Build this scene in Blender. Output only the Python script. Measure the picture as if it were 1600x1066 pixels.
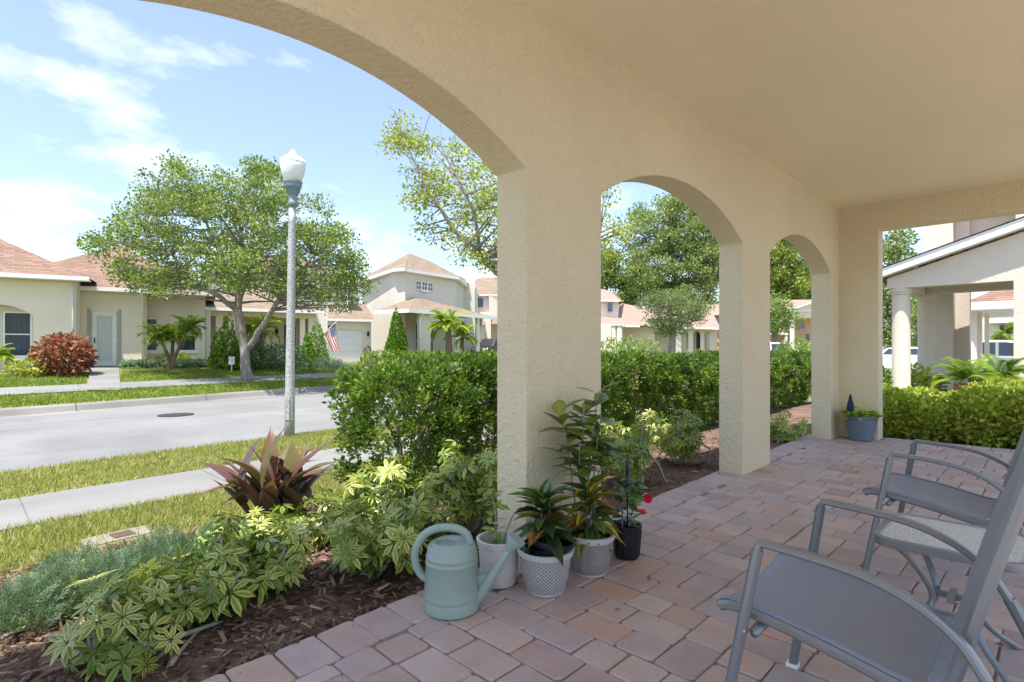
import bpy, math, random
import numpy as np
from mathutils import Vector, Matrix
random.seed(7); rng = np.random.default_rng(7)
R = math.radians; PI = math.pi
for o in list(bpy.data.objects): bpy.data.objects.remove(o)
scene = bpy.context.scene; COL = scene.collection
# ------------------------------------------------------------------ camera
FPX, HV, EYE = 857.0, 546.0, 1.2          # focal length in photo pixels, horizon row, eye height
YAW = math.atan2(.7017, .7125)
FW = Vector((math.cos(YAW), math.sin(YAW))); RT = Vector((math.sin(YAW), -math.cos(YAW)))
cam = bpy.data.cameras.new('camera'); co = bpy.data.objects.new('camera', cam); COL.objects.link(co)
co.location = (0, 0, EYE); co.rotation_euler = (PI/2, 0, YAW-PI/2)
cam.sensor_width = 36; cam.lens = FPX/1600*36; cam.shift_y = 13/1600; cam.clip_end = 2000; cam.clip_start = .05
scene.camera = co
# ------------------------------------------------------------------ light
SUN_EL, SUN_PHI = R(70), R(20)
SUNV = Vector((-math.cos(SUN_EL)*math.cos(SUN_PHI), -math.cos(SUN_EL)*math.sin(SUN_PHI), math.sin(SUN_EL)))
sl = bpy.data.lights.new('sun', 'SUN'); so = bpy.data.objects.new('sun', sl); COL.objects.link(so)
sl.energy = 2.3; sl.angle = R(.53); sl.color = (1, .955, .88)
so.rotation_euler = SUNV.to_track_quat('Z', 'Y').to_euler(); so.location = (0, 0, 30)
wd = bpy.data.worlds.new('World'); scene.world = wd; wd.use_nodes = True
nt = wd.node_tree; nt.nodes.clear(); N = nt.nodes.new; L = nt.links.new
sky = N('ShaderNodeTexSky'); sky.sky_type = 'NISHITA'; sky.sun_disc = False; sky.sun_elevation = SUN_EL
sky.sun_rotation = math.atan2(SUNV.x, SUNV.y); sky.dust_density = 1.2; sky.ozone_density = 1.5; sky.air_density = 1.0
tc = N('ShaderNodeTexCoord'); mp = N('ShaderNodeMapping'); mp.inputs['Scale'].default_value = (1, 1, 2.4)
mp.inputs['Location'].default_value = (.35, 1.3, .1)
L(tc.outputs['Generated'], mp.inputs[0])
n1 = N('ShaderNodeTexNoise'); n1.inputs['Scale'].default_value = 3.1; n1.inputs['Detail'].default_value = 9; n1.inputs['Roughness'].default_value = .56
L(mp.outputs[0], n1.inputs['Vector'])
cr = N('ShaderNodeValToRGB'); cr.color_ramp.elements[0].position = .53; cr.color_ramp.elements[1].position = .72
cr.color_ramp.elements[0].color = (.10, .10, .10, 1)
sxz = N('ShaderNodeSeparateXYZ'); L(tc.outputs['Generated'], sxz.inputs[0])
mr = N('ShaderNodeMapRange'); mr.inputs[1].default_value = .05; mr.inputs[2].default_value = .75; mr.inputs[3].default_value = .03; mr.inputs[4].default_value = -.10; L(sxz.outputs[2], mr.inputs[0])
ad = N('ShaderNodeMath'); ad.operation = 'ADD'; L(n1.outputs[0], ad.inputs[0]); L(mr.outputs[0], ad.inputs[1]); L(ad.outputs[0], cr.inputs[0])
mx = N('ShaderNodeMixRGB'); mx.inputs[2].default_value = (5.2, 5.4, 5.7, 1)
L(cr.outputs[0], mx.inputs[0]); L(sky.outputs[0], mx.inputs[1])
bg = N('ShaderNodeBackground'); bg.inputs[1].default_value = .082; wo = N('ShaderNodeOutputWorld')
L(mx.outputs[0], bg.inputs[0]); L(bg.outputs[0], wo.inputs[0])
vs = scene.view_settings; vs.view_transform = 'Standard'; vs.look = 'None'; vs.exposure = 1.86; vs.gamma = 1; vs.use_curve_mapping = False
scene.render.engine = 'CYCLES'
cy = scene.cycles; cy.use_denoising = True; cy.max_bounces = 10; cy.diffuse_bounces = 6; cy.transparent_max_bounces = 12
cy.caustics_reflective = False; cy.caustics_refractive = False; cy.sample_clamp_indirect = 6

# ------------------------------------------------------------------ pixel -> place
def W(lat, t, z=0.0): p = FW*t + RT*lat; return Vector((p.x, p.y, z))
def at(u, v, t): return W((u-800)/FPX*t, t, EYE-(v-HV)/FPX*t)
def gnd(u, v, z=0.0): return at(u, v, FPX*(EYE-z)/(v-HV))
def on_a(u, v, a):
    d = FW + RT*((u-800)/FPX); t = a/d.x; return Vector((a, t*d.y, EYE-(v-HV)/FPX*t))

# ------------------------------------------------------------------ materials
MATS = {}
class NT:
    def __init__(s, name):
        s.m = bpy.data.materials.new(name); s.m.use_nodes = True; s.t = s.m.node_tree; s.t.nodes.clear()
        s.out = s.n('ShaderNodeOutputMaterial'); s.p = s.n('ShaderNodeBsdfPrincipled'); s.l(s.p.outputs[0], s.out.inputs[0])
        MATS[name] = s.m
    def n(s, k, **kw):
        x = s.t.nodes.new(k)
        for a, b in kw.items(): setattr(x, a, b)
        return x
    def l(s, a, b): s.t.links.new(a, b)
    def inp(s, x, i, v):
        if isinstance(v, (int, float)): x.inputs[i].default_value = v
        elif isinstance(v, tuple): x.inputs[i].default_value = v
        else: s.l(v, x.inputs[i])
    def math(s, op, a, b=0.0):
        x = s.n('ShaderNodeMath', operation=op); s.inp(x, 0, a); s.inp(x, 1, b); return x.outputs[0]
    def obj(s): return s.n('ShaderNodeTexCoord').outputs['Object']
    def noise(s, vec, scale, detail=4, rough=.55):
        x = s.n('ShaderNodeTexNoise'); s.l(vec, x.inputs['Vector']); x.inputs['Scale'].default_value = scale
        x.inputs['Detail'].default_value = detail; x.inputs['Roughness'].default_value = rough; return x.outputs[0]
    def ramp(s, fac, stops):
        x = s.n('ShaderNodeValToRGB'); e = x.color_ramp.elements
        while len(e) < len(stops): e.new(.5)
        for q, (p, c) in zip(e, stops): q.position = p; q.color = (*c, 1)
        s.l(fac, x.inputs[0]); return x.outputs[0]
    def mix(s, fac, a, b, mode='MIX'):
        x = s.n('ShaderNodeMixRGB', blend_type=mode)
        s.inp(x, 0, fac); s.inp(x, 1, a if not isinstance(a, tuple) else (*a, 1)); s.inp(x, 2, b if not isinstance(b, tuple) else (*b, 1)); return x.outputs[0]
    def bump(s, h, strength, dist=.01, prev=None):
        x = s.n('ShaderNodeBump'); x.inputs['Strength'].default_value = strength; x.inputs['Distance'].default_value = dist
        s.l(h, x.inputs['Height'])
        if prev is not None: s.l(prev, x.inputs['Normal'])
        return x.outputs[0]
    def fin(s, col=None, rough=.8, normal=None, metal=0.0, spec=.4):
        if col is not None: s.inp(s.p, 'Base Color', (*col, 1) if isinstance(col, tuple) else col)
        s.inp(s.p, 'Roughness', rough); s.p.inputs['Metallic'].default_value = metal; s.p.inputs['Specular IOR Level'].default_value = spec
        if normal is not None: s.l(normal, s.p.inputs['Normal'])
        return s.m
def plain(name, col, rough=.6, metal=0.0, var=.12, scale=8, spec=.4, bump=0):
    m = NT(name); o = m.obj(); n = m.noise(o, scale, 4)
    c = m.mix(n, tuple(x*(1-var) for x in col), tuple(min(1, x*(1+var)) for x in col))
    return m.fin(c, rough, m.bump(m.noise(o, scale*8, 3), bump, .005) if bump else None, metal, spec)
def stucco(name, col, scale=1.0, bs=.5, pits=.25):
    m = NT(name); o = m.obj(); big = m.noise(o, .9*scale, 5, .6); fine = m.noise(o, 34*scale, 5, .65)
    tr = m.n('ShaderNodeTexNoise'); tr.inputs['Scale'].default_value = 17*scale; tr.inputs['Detail'].default_value = 3; tr.inputs['Distortion'].default_value = 1.6
    m.l(o, tr.inputs['Vector'])
    trr = m.ramp(tr.outputs[0], [(.40, (0, 0, 0)), (.62, (1, 1, 1))])
    c = m.mix(big, tuple(x*.86 for x in col), tuple(x*1.09 for x in col))
    pit = m.ramp(m.noise(o, 26*scale, 2, .5), [(.27, (.72, .70, .66)), (.34, (1, 1, 1))])
    c = m.mix(pits, c, pit, 'MULTIPLY')
    nb = m.bump(trr, bs*.6, .008); nb = m.bump(fine, bs, .008, nb)
    return m.fin(c, .92, nb, 0, .2)
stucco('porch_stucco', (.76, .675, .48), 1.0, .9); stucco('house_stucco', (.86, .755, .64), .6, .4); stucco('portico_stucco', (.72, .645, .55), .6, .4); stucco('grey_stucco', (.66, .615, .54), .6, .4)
stucco('white_stucco', (.75, .70, .62), .6, .4); stucco('peach_stucco', (.66, .45, .31), .6, .3); stucco('ceiling_plaster', (.86, .79, .56), .5, .22, 0)
plain('white_paint', (.86, .85, .82), .5); plain('trim_grey', (.42, .40, .36), .6); plain('dark_trim', (.05, .045, .04), .5)
plain('porch_shade_wall', (.42, .36, .28), .9)
def leafmat(name, trans=.35, rough=.45, spec=.35):
    m = NT(name); a = m.n('ShaderNodeAttribute', attribute_name='Col')
    o = m.obj(); c = m.mix(m.noise(o, 30, 2), m.mix(1.0, a.outputs[0], (1.2, 1.2, 1.2), 'MULTIPLY'), m.mix(1.0, a.outputs[0], (1.75, 1.7, 1.7), 'MULTIPLY'))
    m.fin(c, rough, None, 0, spec)
    tl = m.n('ShaderNodeBsdfTranslucent'); m.l(m.mix(1.0, c, (1.25, 1.35, .7), 'MULTIPLY'), tl.inputs[0])
    ms = m.n('ShaderNodeMixShader'); ms.inputs[0].default_value = trans; m.l(m.p.outputs[0], ms.inputs[1]); m.l(tl.outputs[0], ms.inputs[2])
    m.l(ms.outputs[0], m.out.inputs[0]); return m.m
leafmat('leaf'); leafmat('glossy_leaf', .2, .30, .5); leafmat('blade', .4, .6, .2)
def barkmat(name, c0, c1, scale=9):
    m = NT(name); o = m.obj(); mp = m.n('ShaderNodeMapping'); mp.inputs['Scale'].default_value = (1, 1, .35); m.l(o, mp.inputs[0])
    n = m.noise(mp.outputs[0], scale, 6, .65); return m.fin(m.ramp(n, [(.3, c0), (.7, c1)]), .9, m.bump(n, .6, .02), 0, .15)
barkmat('oak_bark', (.16, .135, .115), (.36, .33, .29)); barkmat('twig_bark', (.10, .085, .065), (.27, .24, .20), 30); barkmat('palm_bark', (.10, .07, .045), (.26, .19, .13), 22)
barkmat('pale_stem', (.30, .27, .22), (.48, .45, .39), 25)
# pavers
def pavermat(name, attr):
    m = NT(name); o = m.n('ShaderNodeNewGeometry').outputs['Position']
    if attr: r = m.n('ShaderNodeAttribute', attribute_name='Col').outputs['Fac']
    else: r = m.n('ShaderNodeObjectInfo').outputs['Random']
    base = m.ramp(r, [(0, (.39, .30, .275)), (.2, (.50, .42, .39)), (.4, (.40, .345, .35)), (.60, (.52, .425, .38)), (.75, (.375, .335, .35)), (.88, (.48, .345, .285)), (1, (.49, .435, .42))])
    n = m.noise(o, 5.5, 5, .6); c = m.mix(n, m.mix(1.0, base, (.80, .72, .66), 'MULTIPLY'), m.mix(1.0, base, (1.22, 1.20, 1.22), 'MULTIPLY'))
    blot = m.ramp(m.noise(o, 9.0, 3, .5), [(.5, (1, 1, 1)), (.72, (1.18, .94, .78))]); c = m.mix(.7, c, blot, 'MULTIPLY')
    sp = m.noise(o, 210, 2, .6); c = m.mix(.35, c, m.ramp(sp, [(.3, (.55, .55, .55)), (.7, (1.4, 1.4, 1.4))]), 'MULTIPLY')
    nb = m.bump(m.noise(o, 14, 4), .35, .012); nb = m.bump(sp, .35, .003, nb)
    return m.fin(c, .62, nb, 0, .35)
pavermat('paver_stone', False); pavermat('paver_stone_joined', True)
plain('joint_sand', (.24, .195, .165), .95, 0, .35, 40)
# ground
def groundmat(name, stops, s1, s2, rough=.95, bump=.4, dist=.02):
    m = NT(name); o = m.n('ShaderNodeNewGeometry').outputs['Position']; a = m.noise(o, s1, 6, .6); b = m.noise(o, s2, 4, .65)
    f = m.math('ADD', m.math('MULTIPLY', a, .5), m.math('MULTIPLY', b, .5))
    return m.fin(m.ramp(f, stops), rough, m.bump(b, bump, dist), 0, .15)
groundmat('turf', [(.33, (.085, .10, .025)), (.5, (.16, .175, .045)), (.66, (.30, .27, .13))], 1.3, 55)
groundmat('earth', [(.3, (.05, .06, .02)), (.7, (.11, .12, .04))], .2, 6)
groundmat('mulch_soil', [(.32, (.08, .048, .035)), (.52, (.19, .125, .095)), (.7, (.36, .265, .21))], 3, 70, .95, .8)
def concrete(name, stops, crack=False):
    m = NT(name); o = m.n('ShaderNodeNewGeometry').outputs['Position']; a = m.noise(o, .35, 5, .65); b = m.noise(o, 130, 3, .6)
    c = m.ramp(a, stops); c = m.mix(.3, c, m.ramp(b, [(.3, (.72, .72, .72)), (.7, (1.25, 1.25, 1.25))]), 'MULTIPLY')
    st = m.n('ShaderNodeMapping'); st.inputs['Rotation'].default_value = (0, 0, R(-11)); st.inputs['Scale'].default_value = (.10, 1.5, 1); m.l(o, st.inputs[0])
    c = m.mix(.35, c, m.ramp(m.noise(st.outputs[0], 1.0, 4, .6), [(.38, (.72, .72, .73)), (.6, (1.06, 1.06, 1.05))]), 'MULTIPLY')
    pt = m.ramp(m.noise(o, .55, 3, .5), [(.52, (1, 1, 1)), (.56, (.90, .90, .89)), (.66, (.84, .84, .83))]); c = m.mix(.6, c, pt, 'MULTIPLY')
    return m.fin(c, .85, m.bump(b, .25, .004), 0, .3)
concrete('road_surface', [(.3, (.185, .185, .183)), (.7, (.265, .265, .26))]); concrete('pale_concrete', [(.3, (.20, .196, .19)), (.7, (.275, .27, .262))])
concrete('old_concrete', [(.3, (.20, .188, .17)), (.7, (.30, .285, .26))])
def shingle(name, c0, c1, c2):
    m = NT(name); o = m.obj(); br = m.n('ShaderNodeTexBrick'); mp = m.n('ShaderNodeMapping'); mp.inputs['Rotation'].default_value = (R(90), 0, 0)
    sx = m.n('ShaderNodeSeparateXYZ'); m.l(o, sx.inputs[0]); cx = m.n('ShaderNodeCombineXYZ')
    m.l(m.math('ADD', sx.outputs[0], m.math('MULTIPLY', sx.outputs[1], .6)), cx.inputs[0]); m.l(sx.outputs[2], cx.inputs[1])
    m.l(cx.outputs[0], br.inputs['Vector']); br.inputs['Scale'].default_value = 1; br.inputs['Brick Width'].default_value = .33; br.inputs['Row Height'].default_value = .075
    br.inputs['Mortar Size'].default_value = .008; br.inputs['Color1'].default_value = (*c0, 1); br.inputs['Color2'].default_value = (*c1, 1); br.inputs['Mortar'].default_value = (*[x*.45 for x in c0], 1)
    br.inputs['Bias'].default_value = -.1
    c = m.mix(m.noise(o, 1.4, 5, .7), br.outputs[0], c2); c = m.mix(.35, br.outputs[0], c)
    return m.fin(c, .9, m.bump(br.outputs['Fac'], -.6, .02), 0, .2)
shingle('red_shingle', (.20, .125, .095), (.34, .22, .165), (.27, .18, .14)); shingle('tan_shingle', (.21, .16, .115), (.34, .26, .19), (.27, .21, .155))
shingle('pink_shingle', (.33, .235, .19), (.43, .31, .255), (.38, .275, .225))
def glass(name, tint=(.55, .62, .7), rough=.03, fac=.55):
    m = NT(name); m.fin((.02, .03, .045), rough, None, 0, .6); tr = m.n('ShaderNodeBsdfTransparent'); tr.inputs[0].default_value = (*tint, 1)
    ms = m.n('ShaderNodeMixShader'); ms.inputs[0].default_value = fac; m.l(m.p.outputs[0], ms.inputs[1]); m.l(tr.outputs[0], ms.inputs[2]); m.l(ms.outputs[0], m.out.inputs[0])
glass('window_glass'); plain('dark_glass', (.035, .05, .075), .06, 0, .3, 1.5, .8); plain('blue_glass', (.09, .15, .23), .12, 0, .25, 1.5, .8)
plain('curtain', (.42, .45, .50), .9); plain('dim_room', (.10, .095, .09), .9); plain('storm_door', (.62, .64, .64), .35)
m = NT('opal_globe'); m.fin((.86, .86, .84), .35, None, 0, .5); m.p.inputs['Subsurface Weight'].default_value = .25; m.p.inputs['Subsurface Radius'].default_value = (.1, .1, .1)
m = NT('aged_aluminium'); o = m.obj(); n = m.noise(o, 40, 4, .7); m.fin(m.ramp(n, [(.42, (.30, .30, .285)), (.56, (.52, .52, .50)), (.72, (.66, .66, .64))]), .55, None, .3, .4)
plain('lamp_collar', (.23, .30, .315), .5, .2)
plain('chair_metal', (.235, .26, .285), .34, .45, .06, 6, .5)
def meshfab(name, col):
    m = NT(name); o = m.obj(); sx = m.n('ShaderNodeSeparateXYZ'); m.l(o, sx.inputs[0])
    w = m.math('MULTIPLY', m.math('SINE', m.math('MULTIPLY', sx.outputs[0], 1900.0)), m.math('SINE', m.math('MULTIPLY', m.math('ADD', sx.outputs[1], sx.outputs[2]), 1900.0)))
    big = m.noise(o, 7, 3, .6); c = m.mix(big, tuple(x*.9 for x in col), tuple(x*1.12 for x in col))
    c = m.mix(.18, c, m.ramp(w, [(.2, (.5, .5, .5)), (.8, (1.4, 1.4, 1.4))]), 'MULTIPLY'); return m.fin(c, .5, m.bump(w, .12, .001), 0, .45)
meshfab('sling_fabric', (.26, .29, .37))
m = NT('rain_glass'); o = m.obj(); mp = m.n('ShaderNodeMapping'); mp.inputs['Scale'].default_value = (1, 2.2, 1); mp.inputs['Rotation'].default_value = (0, 0, R(35)); m.l(o, mp.inputs[0])
n = m.noise(mp.outputs[0], 55, 3, .6); m.fin(m.ramp(n, [(.35, (.42, .44, .46)), (.65, (.62, .64, .65))]), .16, m.bump(n, .6, .006), 0, .8)
plain('can_green', (.30, .39, .35), .45, 0, .12, 11, .4); plain('can_dark', (.03, .045, .04), .8)
plain('pot_plain', (.64, .62, .58), .7, 0, .24, 9, .3, .2); plain('black_plastic', (.012, .015, .022), .35, 0, .2, 8, .5); plain('blue_pot', (.14, .19, .235), .4, 0, .12, 8, .5)
plain('potting_soil', (.03, .02, .014), .95, 0, .4, 40, .1, .6)
def potrelief(name, col, kind):
    m = NT(name); o = m.obj(); sx = m.n('ShaderNodeSeparateXYZ'); m.l(o, sx.inputs[0])
    ang = m.math('ARCTAN2', sx.outputs[1], sx.outputs[0])
    if kind == 'weave':
        row = m.math('MULTIPLY', sx.outputs[2], 360.0); h = m.math('MULTIPLY', m.math('SINE', m.math('MULTIPLY', ang, 36.0)), m.math('SINE', row))
    else:
        zig = m.math('ABSOLUTE', m.math('SUBTRACT', m.math('FRACT', m.math('MULTIPLY', ang, 12/(2*PI))), .5))
        h = m.math('SINE', m.math('ADD', m.math('MULTIPLY', sx.outputs[2], 420.0), m.math('MULTIPLY', zig, 34.0)))
    msk = m.math('MULTIPLY', m.math('GREATER_THAN', sx.outputs[2], .018), m.math('LESS_THAN', sx.outputs[2], .182)); h = m.math('MULTIPLY', h, msk)
    c = m.mix(m.noise(o, 8, 4), tuple(x*.86 for x in col), tuple(x*1.1 for x in col)); c = m.mix(.8, c, m.ramp(m.math('ADD', m.math('MULTIPLY', h, .5), .5), [(.2, (.60, .60, .60)), (.7, (1.08, 1.08, 1.08))]), 'MULTIPLY')
    m.fin(c, .6, m.bump(h, 1.0, .006), 0, .35)
potrelief('pot_weave', (.64, .63, .62), 'weave'); potrelief('pot_chevron', (.68, .62, .61), 'chevron')
plain('red_petal', (.55, .02, .04), .5); plain('ornament_blue', (.015, .02, .07), .3); plain('navy_cloth', (.02, .028, .07), .8); plain('dry_red', (.16, .045, .04), .8)
plain('cast_iron', (.055, .05, .048), .7, .3, .2, 20); plain('rust', (.11, .06, .05), .85, 0, .3, 25); plain('box_rim', (.26, .235, .19), .9, 0, .3, 20, .3, .5)
plain('flag_red', (.42, .03, .05), .8); plain('flag_white', (.75, .74, .72), .8); plain('flag_blue', (.035, .055, .20), .8)
plain('car_grey', (.055, .055, .062), .3, .4, .08, 2, .6); plain('car_white', (.72, .73, .75), .3, 0, .05, 2, .6); plain('car_silver', (.42, .44, .47), .3, .4, .05, 2, .6); plain('tyre', (.02, .02, .02), .9); plain('rim_metal', (.45, .45, .46), .35, .8)
plain('lantern_black', (.012, .012, .012), .5); plain('wood_fence', (.14, .10, .07), .8); plain('terracotta', (.30, .14, .08), .8)
plain('head_lamp', (.7, .7, .7), .15); plain('tail_red', (.35, .02, .02), .3); plain('yard_sign', (.7, .7, .68), .6)
# ------------------------------------------------------------------ mesh helpers
class MB:
    def __init__(s): s.v = []; s.f = []; s.m = []
    def add(s, vs, fs, mi=0):
        b = len(s.v); s.v += [tuple(x) for x in vs]; s.f += [tuple(i+b for i in f) for f in fs]; s.m += [mi]*len(fs); return s
    def box(s, x0, x1, y0, y1, z0, z1, mi=0):
        return s.add([(x0, y0, z0), (x1, y0, z0), (x1, y1, z0), (x0, y1, z0), (x0, y0, z1), (x1, y0, z1), (x1, y1, z1), (x0, y1, z1)],
                     [(0, 3, 2, 1), (4, 5, 6, 7), (0, 1, 5, 4), (1, 2, 6, 5), (2, 3, 7, 6), (3, 0, 4, 7)], mi)
    def quad(s, a, b, c, d, mi=0): return s.add([a, b, c, d], [(0, 1, 2, 3)], mi)
    def lathe(s, prof, seg=24, c=(0, 0, 0), mi=0, cap=True):
        n = len(prof); vs = []
        for i in range(seg):
            a = 2*PI*i/seg
            for r, z in prof: vs.append((c[0]+r*math.cos(a), c[1]+r*math.sin(a), c[2]+z))
        fs = [(i*n+j, ((i+1) % seg)*n+j, ((i+1) % seg)*n+j+1, i*n+j+1) for i in range(seg) for j in range(n-1)]
        if cap:
            if prof[0][0] > 1e-6: fs.append(tuple(i*n for i in range(seg))[::-1])
            if prof[-1][0] > 1e-6: fs.append(tuple(i*n+n-1 for i in range(seg)))
        return s.add(vs, fs, mi)
    def tube(s, pts, rad, seg=7, mi=0, cap=True):
        pts = [Vector(p) for p in pts]; n = len(pts); rad = [rad]*n if isinstance(rad, (int, float)) else rad
        up = Vector((0, 0, 1)); vs = []; px = None
        for i, p in enumerate(pts):
            d = (pts[min(i+1, n-1)]-pts[max(i-1, 0)]).normalized()
            x = (px - d*px.dot(d)) if px is not None else d.cross(up if abs(d.z) < .95 else Vector((1, 0, 0)))
            if x.length < 1e-5: x = d.orthogonal()
            x.normalize(); y = d.cross(x); px = x
            for k in range(seg):
                a = 2*PI*k/seg; vs.append(p + (x*math.cos(a)+y*math.sin(a))*rad[i])
        fs = [(i*seg+k, i*seg+(k+1) % seg, (i+1)*seg+(k+1) % seg, (i+1)*seg+k) for i in range(n-1) for k in range(seg)]
        if cap: fs += [tuple(range(seg))[::-1], tuple((n-1)*seg+k for k in range(seg))]
        return s.add(vs, fs, mi)
    def bar(s, pts, w, h, side, mi=0):       # rounded rectangular section swept along a path
        pts = [Vector(p) for p in pts]; n = len(pts); side = Vector(side).normalized(); c = .28
        sec = [(-1, -1+2*c), (-1+2*c*h/w, -1), (1-2*c*h/w, -1), (1, -1+2*c), (1, 1-2*c), (1-2*c*h/w, 1), (-1+2*c*h/w, 1), (-1, 1-2*c)]
        vs = []
        for i, p in enumerate(pts):
            d = (pts[min(i+1, n-1)]-pts[max(i-1, 0)]).normalized(); sd = (side-d*side.dot(d)).normalized(); nn = d.cross(sd)
            vs += [p+sd*(a*w/2)+nn*(b*h/2) for a, b in sec]
        fs = [(i*8+k, i*8+(k+1) % 8, (i+1)*8+(k+1) % 8, (i+1)*8+k) for i in range(n-1) for k in range(8)]
        return s.add(vs, fs + [tuple(range(8))[::-1], tuple((n-1)*8+k for k in range(8))], mi)
    def mesh(s, name, mats, smooth=False):
        me = bpy.data.meshes.new(name); me.from_pydata(s.v, [], s.f)
        for k in (mats if isinstance(mats, (list, tuple)) else [mats]): me.materials.append(MATS[k])
        if any(s.m): me.polygons.foreach_set('material_index', s.m)
        if smooth: me.polygons.foreach_set('use_smooth', [True]*len(s.f))
        me.update(); return me
    def obj(s, name, mats, parent=None, smooth=False, angle=None):
        return link(name, s.mesh(name, mats, smooth or angle is not None), parent, angle)
def link(name, me, parent=None, angle=None):
    o = bpy.data.objects.new(name, me); COL.objects.link(o)
    if parent is not None: o.parent = parent
    if angle is not None:
        es = o.modifiers.new('split', 'EDGE_SPLIT'); es.split_angle = R(angle)
    return o
def tag(o, label=None, cat=None, group=None, kind=None):
    for k, v in (('label', label), ('category', cat), ('group', group), ('kind', kind)):
        if v: o[k] = v
    return o
def thing(name, label, cat, loc=(0, 0, 0), rz=0, group=None):
    o = bpy.data.objects.new(name, None); COL.objects.link(o); o.location = loc; o.rotation_euler.z = rz; o.empty_display_size = .2
    return tag(o, label, cat, group)
def copy_tree(o, parent=None):
    c = o.copy(); COL.objects.link(c); c.parent = parent
    for ch in o.children: copy_tree(ch, c)
    return c
def struct(name, mb, mats): return tag(mb.obj(name, mats), kind='structure')
# ---- numpy instancing into one mesh
def tmpl(v, f, w): return np.array(v, float), np.array(f, int), np.array(w, float)
def frames(d, n):
    d = d/np.maximum(np.linalg.norm(d, axis=1, keepdims=True), 1e-9); x = np.cross(d, n); l = np.linalg.norm(x, axis=1, keepdims=True)
    x = np.where(l < 1e-4, np.array([[1., 0, 0]]), x/np.maximum(l, 1e-9)); z = np.cross(x, d); return np.stack([x, d, z], axis=2)   # columns x,y,z ; leaf grows along y
def scatter(T, pos, Rm, sc, c0, c1=None):
    V, F, Wt = T; M = len(pos); n = len(V); sc = np.asarray(sc, float); sc = sc[:, None] if sc.ndim == 1 else sc
    P = np.einsum('mij,mnj->mni', Rm, V[None]*sc[:, None, :]) + pos[:, None, :]
    c1 = c0 if c1 is None else c1
    C = c0[:, None, :]*(1-Wt[None, :, None]) + c1[:, None, :]*Wt[None, :, None]
    return P.reshape(-1, 3), (F[None]+(np.arange(M)*n)[:, None, None]).reshape(-1, F.shape[1]), C.reshape(-1, 3)
def cloud(name, parts, mat, parent=None, origin=None, smooth=False):
    V = np.concatenate([p[0] for p in parts]); off = np.cumsum([0]+[len(p[0]) for p in parts[:-1]])
    F = np.concatenate([p[1]+o for p, o in zip(parts, off)]); C = np.concatenate([p[2] for p in parts])
    if origin is not None: V = V-np.array(origin)
    me = bpy.data.meshes.new(name); k = F.shape[1]; me.vertices.add(len(V)); me.vertices.foreach_set('co', V.astype(np.float32).ravel())
    me.loops.add(F.size); me.loops.foreach_set('vertex_index', F.astype(np.int32).ravel())
    me.polygons.add(len(F)); me.polygons.foreach_set('loop_start', (np.arange(len(F))*k).astype(np.int32))
    ca = me.attributes.new('Col', 'FLOAT_COLOR', 'POINT'); ca.data.foreach_set('color', np.c_[np.clip(C, 0, 1), np.ones(len(C))].astype(np.float32).ravel())
    me.materials.append(MATS[mat]); me.update(calc_edges=True)
    if smooth: me.polygons.foreach_set('use_smooth', [True]*len(F))
    me.validate(); return link(name, me, parent)
def unit(n): v = rng.normal(size=(n, 3)); return v/np.linalg.norm(v, axis=1, keepdims=True)
def cols(n, stops, jit=.12):
    s = np.array(stops); i = rng.integers(0, len(s), n); return s[i]*(1+rng.normal(0, jit, (n, 1)))
T_DIA = tmpl([(0, 0, 0), (.34, .5, .06), (0, 1, -.05), (-.34, .5, .06)], [(0, 1, 2), (0, 2, 3)], [0, .3, .5, .3])
T_BLADE = tmpl([(-.5, 0, 0), (.5, 0, 0), (.12, 1, .25)], [(0, 1, 2)], [0, 0, 1])
def leaf_tmpl(w, nseg=4, fold=.12, droop=.25, shape=None, margin=True):
    # pointed leaf along +y with a midrib; weights: 0 centre, 1 margin
    v = []; wt = []; f = []
    for i in range(nseg+1):
        t = i/nseg; r = w*(math.sin(PI*min(1, t*.96+.03))**.8 if shape is None else shape(t)); z = -droop*t*t
        v += [(-r, t, z+fold*r*2), (0, t, z), (r, t, z+fold*r*2)]; wt += [1, 0, 1]
    for i in range(nseg):
        b = i*3
        for q in ((b, b+1, b+4), (b, b+4, b+3), (b+1, b+2, b+5), (b+1, b+5, b+4)): f.append(q)
    return tmpl(v, f, wt)
T_BROAD = leaf_tmpl(.24, 4, .1, .18); T_STRAP = leaf_tmpl(.085, 10, .22, .30, lambda t: max(.015, (.20+.80*math.sin(PI*t**.9))*(1-t**5))); T_LANCE = leaf_tmpl(.17, 5, .18, .3)
def whorl(k, tilt, w=.17):
    vs = []; fs = []; ws = []; base = leaf_tmpl(w, 3, .1, .15)
    for i in range(k):
        a = 2*PI*i/k; s = .85+.3*((i*37) % 10)/10
        ca, sa, ct, st = math.cos(a), math.sin(a), math.cos(tilt), math.sin(tilt); b = len(vs)
        for (x, y, z) in base[0]:
            x, y, z = x*s, (y+.16)*s, z*s; y2, z2 = y*ct - z*st, y*st+z*ct
            vs.append((x*ca-y2*sa, x*sa+y2*ca, z2))
        fs += [tuple(q+b for q in t) for t in base[1]]; ws += list(base[2])
    return tmpl(vs, fs, ws)
T_WH = [whorl(7, -.15), whorl(8, .18), whorl(6, -.4)]
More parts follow.
